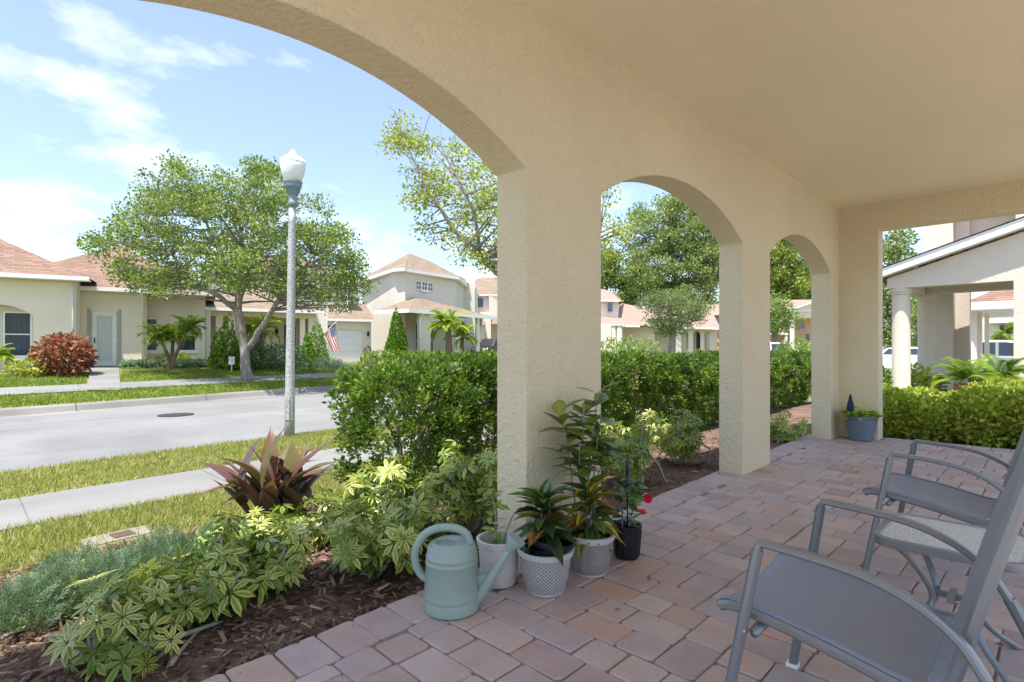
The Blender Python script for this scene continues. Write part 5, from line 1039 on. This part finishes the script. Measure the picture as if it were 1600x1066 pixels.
# cars
def car(label, loc, rz, paint, kind='suv'):
    t_ = thing('parked_car', label, 'car', loc, rz); L_, Wd = 4.7, 1.85
    low = [(-2.35, .35), (-2.38, .75), (-2.25, .98), (-1.2, 1.05), (1.3, 1.02), (2.2, .92), (2.36, .7), (2.33, .35)]
    top = [(-2.15, 1.0), (-1.95, 1.62), (-1.4, 1.72), (.1, 1.70), (.55, 1.62), (1.25, 1.02)] if kind == 'suv' else [(-.9, 1.0), (-.75, 1.66), (-.3, 1.76), (.5, 1.74), (.85, 1.64), (1.45, 1.02)]
    if kind == 'sedan': top = [(-1.7, .98), (-1.0, 1.38), (-.3, 1.45), (.4, 1.40), (1.2, 1.0)]
    m_ = MB()
    for prof, w0, w1 in ((low, Wd/2, Wd/2-.02), (top, Wd/2-.06, Wd/2-.2)):
        n = len(prof); hh = max(p[1] for p in prof); lo = min(p[1] for p in prof); vs = []
        for sd in (-1, 1): vs += [(x, sd*(w0+(w1-w0)*(z-lo)/(hh-lo)), z) for x, z in prof]
        m_.add(vs, [tuple(range(n))[::-1], tuple(range(n, 2*n))]+[(i, (i+1) % n, n+(i+1) % n, n+i) for i in range(n)])
    o = m_.obj('body', paint, t_); bv = o.modifiers.new('b', 'BEVEL'); bv.width = .05; bv.segments = 2
    for sd in (-1, 1):
        for (xa, xb, fa, fb) in ([(-1.85, -1.15, .1, .0), (-1.05, -.2, 0, 0), (-.1, .75, 0, .35)] if kind == 'suv' else [(-.72, .1, .05, 0), (.2, 1.0, 0, .3)] if kind == 'pickup' else [(-1.2, -.35, .25, 0), (-.25, .75, 0, .35)]):
            zt = 1.60 if kind != 'sedan' else 1.36; zb_ = 1.08; q = MB(); yw = lambda z: sd*(Wd/2-.06-.14*(z-1.0)/.72+.012)
            q.quad((xa, yw(zb_), zb_), (xb, yw(zb_), zb_), (xb-fb, yw(zt), zt), (xa+fa, yw(zt), zt)); q.obj('window', 'dark_glass', t_)
    for x in (-1.45, 1.45):
        for sd in (-1, 1):
            q = MB(); q.lathe([(.20, -.11), (.34, -.11), (.36, -.06), (.36, .06), (.34, .11), (.20, .11)], 18, cap=True); o = q.obj('wheel', 'tyre', t_); o.rotation_euler.x = PI/2; o.location = (x, sd*.82, .36)
            q = MB(); q.lathe([(.21, -.125), (.21, .125)], 14); q.obj('rim', 'rim_metal', o)
    for sd in (-1, 1):
        q = MB(); q.box(2.22, 2.36, sd*.62-.16, sd*.62+.16, .70, .84); q.obj('headlight', 'head_lamp', t_); q = MB(); q.box(-2.42, -2.33, sd*.72-.1, sd*.72+.1, .72, .98); q.obj('tail_light', 'tail_red', t_)
    return t_
p_ = W((772-800)/FPX*50, 50, .45); car('dark grey pickup truck parked beside house with white columns', p_, CF.rz+PI*1.0, 'car_grey', 'pickup')
p_ = W((1218-800)/FPX*46, 46, .05); car('white car parked before the peach house', p_, YAW-PI/2, 'car_white', 'suv')
p_ = on_a(1566, 560, 31); car('silver car parked beyond the far portico', Vector((p_.x, p_.y, -.12)), R(-88), 'car_silver', 'suv')
p_ = on_a(1425, 575, 33); car('white car parked behind the white round columns', Vector((p_.x, p_.y, -.12)), R(-80), 'car_white', 'sedan')
# ================================================================== PORCH THINGS
def add_light_bevel(o, w=.004): bv = o.modifiers.new('b', 'BEVEL'); bv.width = w; bv.segments = 2; bv.limit_method = 'ANGLE'; return o
# watering can: local x points to the spout
wc = thing('watering_can', 'sage green plastic watering can with loop handle and long spout', 'watering can', (1.618, 1.985, .001), YAW-PI/2+R(-6))
m_ = MB(); m_.lathe([(.0, 0), (.118, 0), (.127, .006), (.128, .05), (.1265, .054), (.1265, .062), (.129, .066), (.128, .074), (.119, .215), (.1215, .218), (.1215, .226), (.118, .229), (.117, .240), (.1195, .243), (.1195, .251), (.116, .254), (.112, .285), (.108, .296), (.102, .300), (.098, .299)], 48); m_.obj('body', 'can_green', wc, angle=50)
m_ = MB(); seg = 40; vs = []; hc, hr = Vector((-.028, -.012)), .045          # domed top with filling hole
for k in range(seg):
    a = 2*PI*k/seg; o_ = Vector((math.cos(a), math.sin(a))); vs += [(*(o_*.099), .2985), (*(o_*.085), .309), (*(hc+Vector((o_.x*hr*1.15, o_.y*hr))), .312), (*(hc+Vector((o_.x*hr*1.08, o_.y*hr*.94))), .309), (*(hc+Vector((o_.x*hr*1.06, o_.y*hr*.92))), .285)]
m_.add(vs, [(k*5+j, ((k+1) % seg)*5+j, ((k+1) % seg)*5+j+1, k*5+j+1) for k in range(seg) for j in range(4)]); m_.obj('lid', 'can_green', wc, smooth=True)
m_ = MB(); m_.lathe([(.0, .2), (.11, .2)], 24); m_.obj('inside', 'can_dark', wc)
def spline(pts, n=8):
    pts = [Vector(p) for p in pts]; out = []
    for i in range(len(pts)-1):
        p0, p1, p2, p3 = pts[max(i-1, 0)], pts[i], pts[i+1], pts[min(i+2, len(pts)-1)]
        for k in range(n): t = k/n; out.append(.5*((2*p1)+(p2-p0)*t+(2*p0-5*p1+4*p2-p3)*t*t+(3*p1-p0-3*p2+p3)*t**3))
    return out+[pts[-1]]
m_ = MB(); m_.tube(spline([(.085, 0, .300), (.068, 0, .345), (.02, 0, .368), (-.06, 0, .368), (-.13, 0, .335), (-.172, 0, .265), (-.172, 0, .20), (-.148, 0, .15), (-.115, 0, .128)], 6), .0185, 14); m_.obj('handle', 'can_green', wc, smooth=True)
m_ = MB(); sp = [(.095, 0, .035), (.135, 0, .075), (.20, 0, .175), (.265, 0, .275)]; m_.tube(spline(sp, 6), [.034-.0011*k for k in range(19)], 14); m_.obj('spout', 'can_green', wc, smooth=True)
m_ = MB(); m_.add([(.115, -.006, .155), (.19, -.006, .165), (.12, -.006, .06), (.115, .006, .155), (.19, .006, .165), (.12, .006, .06)], [(0, 1, 2), (5, 4, 3), (0, 3, 4, 1), (1, 4, 5, 2)]); m_.obj('spout_web', 'can_green', wc)
m_ = MB(); dr_ = Vector((.065, 0, .10)).normalized(); m_.tube([Vector((.262, 0, .270)), Vector((.262, 0, .270))+dr_*.03, Vector((.262, 0, .270))+dr_*.06, Vector((.262, 0, .270))+dr_*.075], [.016, .026, .044, .046], 20); m_.obj('rose', 'can_green', wc, angle=40)
# pots
def pot(par, r0, r1, h, mat, rim=.016, soil=.82, seg=40, name='pot'):
    m_ = MB(); rr = lambda z: r0+(r1-r0)*(z/h)
    m_.lathe([(0, 0), (r0*.93, 0), (r0, .008), (rr(h*.35)+.003, h*.35), (rr(h*.86), h*.86), (rr(h*.87)+rim*.55, h*.875), (r1+rim*.6, h*.99), (r1+rim*.2, h), (r1-.006, h*.995), (rr(h*soil)-.012, h*soil-.002)], seg, cap=False); m_.obj(name, mat, par, angle=35)
    m_ = MB(); n = 24; vs = [(0, 0, h*soil+.004)]
    for k in range(n): a = 2*PI*k/n; vs.append(((rr(h*soil)-.004)*math.cos(a), (rr(h*soil)-.004)*math.sin(a), h*soil+random.uniform(-.004, .006)))
    m_.add(vs, [(0, 1+k, 1+(k+1) % n) for k in range(n)]); m_.obj('soil', 'potting_soil', par)
def leaves(par, T, pos, d, nrm, sc, c0, c1, mat='glossy_leaf', name='leaves'): return cloud(name, [scatter(T, np.array(pos), frames(np.array(d), np.array(nrm)), np.array(sc), np.array(c0), np.array(c1))], mat, par, smooth=False)
def croton(par, z0, h, r, n, ln, stops0, stops1, cx=0, cy=0):
    az = np.arange(n)*2.4+rng.normal(0, .2, n); f = np.linspace(0, 1, n); el = .1+1.0*f+rng.normal(0, .2, n); d = np.c_[np.cos(az)*np.cos(el), np.sin(az)*np.cos(el), np.sin(el)*.9]
    st = np.c_[cx+np.cos(az)*r*(1-f)*.25, cy+np.sin(az)*r*(1-f)*.25, z0+h*f]; L_ = rng.uniform(.75, 1.15, n)*ln
    leaves(par, T_LANCE, st, d, np.c_[np.zeros((n, 2)), np.ones(n)]+rng.normal(0, .15, (n, 3)), np.c_[L_*1.15, L_, L_*1.6], cols(n, stops0, .2), cols(n, stops1, .2))
    m_ = MB()
    for k in range(4): a = k*1.6; m_.tube([(cx+math.cos(a)*.02, cy+math.sin(a)*.02, z0-.05), (cx+math.cos(a)*.03, cy+math.sin(a)*.03, z0+h*.6), (cx+math.cos(a)*.02, cy+math.sin(a)*.02, z0+h*1.05)], [.006, .005, .003], 5)
    m_.obj('stem', 'twig_bark', par, smooth=True)
DK = [(.02, .05, .018), (.03, .075, .02), (.015, .03, .018), (.04, .09, .02)]; YL = [(.26, .25, .02), (.03, .07, .02), (.12, .20, .03), (.02, .045, .02), (.05, .11, .025), (.28, .12, .03)]
tA = thing('potted_plant', 'plain pale grey pot with thin leafy stalk and dry stick behind watering can', 'potted plant', (1.965, 2.03, .001)); pot(tA, .088, .108, .232, 'pot_plain', .014, .55)
m_ = MB(); m_.tube(spline([(0, .0, .1), (-.01, .01, .25), (-.005, .02, .36), (-.03, .03, .47)], 4), .004, 5); m_.tube([(.01, 0, .1), (.04, -.01, .25), (.075, -.03, .34)], [.006, .005, .004], 5); m_.obj('stem', 'pale_stem', tA, smooth=True)
n = 44; f = rng.uniform(.25, 1, n); az = rng.uniform(0, 2*PI, n); st = np.c_[-.03*f+rng.normal(0, .025, n), .03*f+rng.normal(0, .025, n), .12+.36*f]; c = cols(n, [(.16, .24, .04), (.22, .30, .06)], .15)
leaves(tA, T_BROAD, st, np.c_[np.cos(az), np.sin(az), rng.uniform(-.3, .5, n)], np.c_[np.zeros((n, 2)), np.ones(n)]+rng.normal(0, .3, (n, 3)), rng.uniform(.035, .065, n), c, c, 'leaf')
tB = thing('potted_plant', 'dark striped croton in grey woven texture pot with black inner pot', 'potted plant', (2.065, 1.80, .001)); pot(tB, .096, .136, .214, 'pot_weave', .015, .7)
m_ = MB(); m_.lathe([(.085, .12), (.108, .245), (.114, .247), (.115, .262), (.108, .264), (.10, .235)], 32, (-.01, .0, 0), cap=False); o = m_.obj('inner_pot', 'black_plastic', tB, angle=40); o.rotation_euler = (R(6), R(7), 0)
m_ = MB(); m_.lathe([(0, .235), (.104, .235)], 20, (-.01, 0, 0)); m_.obj('inner_soil', 'potting_soil', tB)
croton(tB, .26, .19, .07, 52, .16, DK, YL)
tC = thing('potted_plant', 'yellow striped croton in pale pink chevron pot beside the pillar', 'potted plant', (2.40, 1.775, .001)); pot(tC, .092, .130, .218, 'pot_chevron', .015, .85)
croton(tC, .20, .24, .09, 58, .155, DK+[(.10, .16, .02)], YL+[(.45, .36, .03)])
tT = thing('potted_plant', 'tall plant with big green and yellow leaves against the pillar', 'potted plant', (2.53, 1.93, .001)); pot(tT, .07, .095, .17, 'black_plastic', .01, .8)
m_ = MB(); tops = [Vector((-.16, .02, .84)), Vector((-.03, -.04, .90)), Vector((.09, -.05, .93)), (Vector((.02, -.10, .70))), Vector((.17, -.02, .80)), Vector((.06, .02, .62)), Vector((-.10, -.06, .66)), Vector((.21, -.06, .66))]
st, dd, nn_ = [], [], []
for tp in tops:
    b0 = Vector((random.gauss(0, .015), random.gauss(0, .015), .1)); pth = spline([b0, b0.lerp(tp, .45)+Vector((0, 0, .06)), tp], 5); m_.tube(pth, [.007-.0004*k for k in range(len(pth))], 6)
    for k in range(15):
        f = random.uniform(.72, 1.03); p = pth[min(len(pth)-1, int(f*(len(pth)-1)))]; a = k*2.4+random.gauss(0, .3); e = random.uniform(-.1, .75); st.append(p+Vector((0, 0, random.uniform(-.05, .02)))); dd.append((math.cos(a)*math.cos(e), math.sin(a)*math.cos(e), math.sin(e))); nn_.append((random.gauss(0, .2), random.gauss(0, .2), 1))
m_.obj('stem', 'pale_stem', tT, smooth=True); n = len(st); L_ = rng.uniform(.11, .175, n)
leaves(tT, T_BROAD, [tuple(s) for s in st], dd, nn_, np.c_[L_*1.05, L_, L_], cols(n, [(.09, .16, .025), (.13, .19, .03), (.07, .12, .025), (.23, .25, .035), (.28, .27, .04)], .12), cols(n, [(.08, .15, .025), (.13, .20, .03), (.06, .12, .03), (.05, .10, .02)], .12))
tD = thing('potted_plant', 'black nursery pot with red flowers and blue ornament stake', 'potted plant', (2.73, 1.755, .001)); pot(tD, .068, .083, .19, 'black_plastic', .008, .85)
m_ = MB()
for k in range(14): a = 2*PI*k/14; m_.tube([(.070*math.cos(a), .070*math.sin(a), .01), (.0825*math.cos(a), .0825*math.sin(a), .16)], .004, 4)
m_.obj('pot_rib', 'black_plastic', tD)
n = 60; az = rng.uniform(0, 2*PI, n); f = rng.random(n); st = np.c_[np.cos(az)*.06*f, np.sin(az)*.06*f, .17+.26*rng.random(n)]; c = cols(n, [(.04, .09, .025), (.07, .15, .03), (.10, .19, .04)], .2)
leaves(tD, T_BROAD, st, np.c_[np.cos(az), np.sin(az), rng.uniform(-.1, .9, n)], np.c_[np.zeros((n, 2)), np.ones(n)]+rng.normal(0, .3, (n, 3)), rng.uniform(.05, .09, n), c, c)
m_ = MB(); m_.tube(spline([(0, 0, .15), (.05, -.02, .28), (.12, -.04, .345), (.15, -.05, .34)], 4), .004, 5); m_.tube(spline([(0, 0, .15), (.03, -.03, .22), (.07, -.05, .245)], 4), .004, 5); m_.tube([(-.02, .02, .15), (-.03, .01, .4)], .006, 5); m_.obj('stem', 'pale_stem', tD, smooth=True)
def flower(par, c, s, hang):
    n = 9; az = np.arange(n)*2.4; el = np.full(n, -1.1 if hang else .3)+rng.normal(0, .2, n); cc = np.tile((.50, .015, .035), (n, 1))*(1+rng.normal(0, .15, (n, 1)))
    leaves(par, T_BROAD, np.tile(c, (n, 1)), np.c_[np.cos(az)*np.cos(el), np.sin(az)*np.cos(el), np.sin(el)], np.c_[np.cos(az), np.sin(az), np.ones(n)], np.c_[np.full(n, s*1.6), np.full(n, s), np.full(n, s)], cc, cc, 'leaf', 'flower')
flower(tD, (.15, -.05, .345), .058, True); flower(tD, (.075, -.05, .25), .038, False)
m_ = MB(); m_.tube([(-.04, -.03, .15), (-.042, -.03, .62)], .0045, 6); m_.lathe([(.0, .40), (.012, .415), (.016, .435), (.010, .455), (.006, .47), (.013, .50), (.009, .54), (.003, .60), (0, .62)], 12, (-.042, -.03, 0)); m_.obj('ornament', 'ornament_blue', tD, smooth=True)
tE = thing('potted_plant', 'blue grey glazed pot with lime leaves and furled navy cloth in the corner', 'potted plant', (8.40, 1.80, .001)); pot(tE, .135, .19, .33, 'blue_pot', .022, .88)
n = 150; az = rng.uniform(0, 2*PI, n); q_ = np.sqrt(rng.random(n)); c = cols(n, [(.26, .36, .04), (.20, .30, .03), (.34, .42, .06)], .12)
leaves(tE, T_BROAD, np.c_[np.cos(az)*q_*.17, np.sin(az)*q_*.17, .31+.13*rng.random(n)*(1.2-q_)], np.c_[np.cos(az), np.sin(az), rng.uniform(-.1, .7, n)], np.c_[np.zeros((n, 2)), np.ones(n)]+rng.normal(0, .25, (n, 3)), rng.uniform(.07, .12, n), c, c)
m_ = MB(); m_.lathe([(.010, .25), (.010, .38), (.045, .40), (.04, .47), (.022, .54), (.010, .60), (.0, .61)], 9, (-.10, .10, 0)); m_.obj('furled_cloth', 'navy_cloth', tE)
m_ = MB(); m_.tube([(0, 0, 0), (.02, .012, .012), (.045, -.004, .006), (.07, .010, .014), (.10, 0, .006)], [.006, .009, .006, .009, .004], 6); m_.tube([(.03, -.02, .004), (.04, .02, .015), (.06, .03, .004)], .005, 5)
p_ = gnd(905, 901); o = m_.obj('dried_twig', 'dry_red'); tag(o, 'small twisted dark red dried twig lying before chevron pot', 'twig'); o.location = (p_.x, p_.y, .008); o.rotation_euler.z = YAW-PI/2
# flower pots by the far portico
for lab, u, a_, mt in (('dark blue grey planter at the foot of the far column', 1437, 15.2, 'blue_pot'), ('terracotta planter beside the tall white pier', 1459, 15.4, 'terracotta')):
    p_ = on_a(u, 590, a_); t_ = thing('planter', lab, 'planter', (p_.x, p_.y-.0, -.12)); pot(t_, .2, .27, .42, mt, .03, .9, 20); n = 120; az = rng.uniform(0, 2*PI, n); c = cols(n, [(.09, .10, .08), (.15, .2, .05)] if mt == 'blue_pot' else [(.3, .32, .04), (.16, .24, .03)], .2)
    leaves(t_, T_BROAD, np.c_[np.cos(az)*.2*rng.random(n), np.sin(az)*.2*rng.random(n), .4+.3*rng.random(n)], np.c_[np.cos(az), np.sin(az), rng.uniform(-.1, .9, n)], np.c_[np.zeros((n, 2)), np.ones(n)]+rng.normal(0, .3, (n, 3)), rng.uniform(.1, .18, n), c, c)
# chairs
def chair(label, cx, rz=0):
    t_ = thing('patio_chair', label, 'chair', (cx, .40, .001), rz, 'sling chairs on the patio'); Y = lambda y: y-.40
    for sd in (-1, 1):
        X = lambda z: sd*(.295+.045*(1-z/.655))
        q = MB(); q.bar([(X(0), Y(.70), 0), (X(.35), Y(.643), .33), (X(.62), Y(.592), .635)], .024, .030, (1, 0, 0)); lg = q.obj('leg', 'chair_metal', t_, angle=40)
        q = MB(); q.box(X(0)-.017, X(0)+.017, Y(.70)-.02, Y(.70)+.02, 0, .014); q.obj('foot_glide', 'white_paint', lg)
        arm = spline([(X(.63), Y(.591), .636), (X(.655), Y(.584), .650), (X(.655), Y(.565), .655), (X(.655), Y(.36), .640), (X(.62), Y(.24), .605), (X(.55), Y(.15), .545), (X(.45), Y(.09), .455)], 5)
        q = MB(); q.bar(arm, .032, .020, (1, 0, 0)); q.obj('arm', 'chair_metal', t_, angle=40)
        q = MB(); q.bar(spline([(X(.45), Y(.09), .458), (X(.3), Y(.03), .32), (X(.15), Y(-.03), .16), (X(0), Y(-.09), 0)], 3), .026, .032, (1, 0, 0)); q.obj('leg', 'chair_metal', t_, angle=40)
        xr_ = sd*.262; rail = spline([(xr_, Y(.715), .425), (xr_, Y(.66), .437), (xr_, Y(.45), .41), (xr_, Y(.26), .372), (xr_, Y(.205), .375), (xr_, Y(.165), .43), (xr_, Y(.10), .68), (xr_, Y(.02), .97)], 5)
        q = MB(); q.bar(rail, .022, .030, (1, 0, 0)); q.obj('side_rail', 'chair_metal', t_, angle=40)
    for sd in (-1, 1):
        for y, z, xx in ((.625, .40, .318), (.12, .50, .316)):
            q = MB(); q.lathe([(0, -.004), (.008, -.003), (.009, 0)], 8); o = q.obj('bolt', 'rim_metal', t_, smooth=True); o.location = (sd*xx, Y(y), z); o.rotation_euler.y = -sd*PI/2
    for y, z in ((.60, .395), (.19, .345)):
        q = MB(); q.tube([(-.30, Y(y), z), (.30, Y(y), z)], .012, 8); q.obj('crossbar', 'chair_metal', t_, smooth=True)
    q = MB(); q.tube([(-.262, Y(.02), .975), (.262, Y(.02), .975)], .013, 8); q.obj('top_bar', 'chair_metal', t_, smooth=True)
    def sling(path, sag, name):
        pts = spline(path, 6); nx = 12; vs = []
        for i, p in enumerate(pts):
            e = min(1, min(i, len(pts)-1-i)/4)
            for k in range(nx+1): s = 2*k/nx-1; dz = -sag*(1-s*s)*(.35+.65*e); vs.append((s*.262, p.y-(dz*.9 if name == 'backrest' else 0), p.z+.017+(dz if name == 'seat' else 0)-(0.03*(1-abs(s)) if False else 0)))
        q = MB(); m = nx+1; q.add(vs, [(i*m+k, i*m+k+1, (i+1)*m+k+1, (i+1)*m+k) for i in range(len(pts)-1) for k in range(nx)]); o = q.obj(name, 'sling_fabric', t_, smooth=True); sd_ = o.modifiers.new('s', 'SOLIDIFY'); sd_.thickness = .004
        for sd in (-1, 1):
            q = MB(); q.tube([Vector((sd*.250, v.y, v.z+.0195)) for v in pts], .0035, 5); q.obj('seam', 'sling_fabric', o, smooth=True)
    sling([(0, Y(.722), .405), (0, Y(.718), .425), (0, Y(.66), .437), (0, Y(.45), .41), (0, Y(.26), .372), (0, Y(.215), .372)], .028, 'seat')
    sling([(0, Y(.205), .378), (0, Y(.165), .43), (0, Y(.10), .68), (0, Y(.02), .965)], .03, 'backrest')
    return t_
chair('grey sling patio chair standing on near side of glass side table', 1.885, R(0)); chair('grey sling patio chair standing beyond the glass side table', 3.70, R(-1.5))
# side table
tb = thing('side_table', 'grey metal side table with textured glass top between two chairs', 'table', (2.80, .285, .001)); ZT = .455; hw = .235
def rrect(h, r, n=6):
    out = []
    for cx, cy_, a0 in ((h-r, h-r, 0), (-h+r, h-r, PI/2), (-h+r, -h+r, PI), (h-r, -h+r, 3*PI/2)):
        for k in range(n+1): a = a0+PI/2*k/n; out.append((cx+r*math.cos(a), cy_+r*math.sin(a)))
    return out
oq, iq = rrect(hw, .07), rrect(hw-.02, .055); n = len(oq); m_ = MB()
vs = [(x, y, ZT-.032) for x, y in iq]+[(x, y, ZT-.032) for x, y in oq]+[(x*1.004, y*1.004, ZT-.016) for x, y in oq]+[(x, y, ZT) for x, y in oq]+[(x, y, ZT+.001) for x, y in iq]+[(x, y, ZT-.01) for x, y in iq]
m_.add(vs, [(j*n+k, j*n+(k+1) % n, (j+1)*n+(k+1) % n, (j+1)*n+k) for j in range(5) for k in range(n)]); m_.obj('table_rim', 'chair_metal', tb, angle=40)
m_ = MB(); gq = rrect(hw-.019, .056); m_.add([(x, y, ZT-.003) for x, y in gq], [tuple(range(n))]); m_.obj('glass_top', 'rain_glass', tb)
for sx_, sy_ in ((-1, -1), (-1, 1), (1, -1), (1, 1)):
    q = MB(); q.bar(spline([(sx_*.17, sy_*.17, ZT-.03), (sx_*.12, sy_*.12, .36), (sx_*.065, sy_*.065, .25), (sx_*.06, sy_*.06, .18), (sx_*.11, sy_*.11, .08), (sx_*.19, sy_*.19, 0)], 5), .024, .020, (sx_, -sy_, 0)); lg = q.obj('leg', 'chair_metal', tb, angle=40)
    q = MB(); q.lathe([(0, -.012), (.007, -.01), (.008, 0)], 8, (sx_*.05, sy_*.065, .215)); q.obj('bolt', 'rim_metal', lg)
m_ = MB(); m_.box(-.06, .06, -.012, .012, .20, .225); m_.box(-.011, .011, -.06, .06, .201, .224); m_.obj('brace', 'chair_metal', tb)
# loose twigs and dead stems on the mulch
for lab, pix in (('long pale dead branch lying across mulch by the junipers', [(0, 1012), (60, 985), (110, 975), (160, 960)]), ('curved pale twig lying on mulch near the paver edge', [(212, 1052), (235, 1030), (275, 1022), (300, 1024)]), ('forked dry stick lying at edge of shaded mulch', [(268, 1060), (285, 1035), (305, 1010), (320, 1000)])):
    pts = [bedp(u, v) for u, v in pix]; o0 = pts[0].copy(); m_ = MB(); m_.tube(spline([p-o0+Vector((0, 0, .022)) for p in pts], 4), [.011-.0006*k for k in range(4*(len(pts)-1)+1)], 6); o = m_.obj('fallen_branch', 'pale_stem', smooth=True); o.location = o0; tag(o, lab, 'branch')

for k, (u, v, lab, c_) in enumerate([(1096, 778, 'tiny pale yellow fallen leaf on pavers near the second pillar', (.42, .36, .10)), (1172, 836, 'tiny tan fallen leaf on pavers before the near chair', (.36, .28, .16)), (1012, 905, 'tiny brown fallen leaf on pavers right of black pot', (.20, .12, .06)), (960, 955, 'tiny olive fallen leaf on pavers before chevron pot', (.22, .22, .06))]):
    p_ = gnd(u, v); o = cloud('fallen_leaf', [scatter(T_BROAD, np.zeros((1, 3)), frames(np.array([[math.cos(k*2), math.sin(k*2), .05]]), np.array([[.1, .05, 1.]])), np.array([.035]), np.array([c_]), np.array([c_]))], 'leaf'); o.location = (p_.x, p_.y, .009); tag(o, lab, 'leaf')
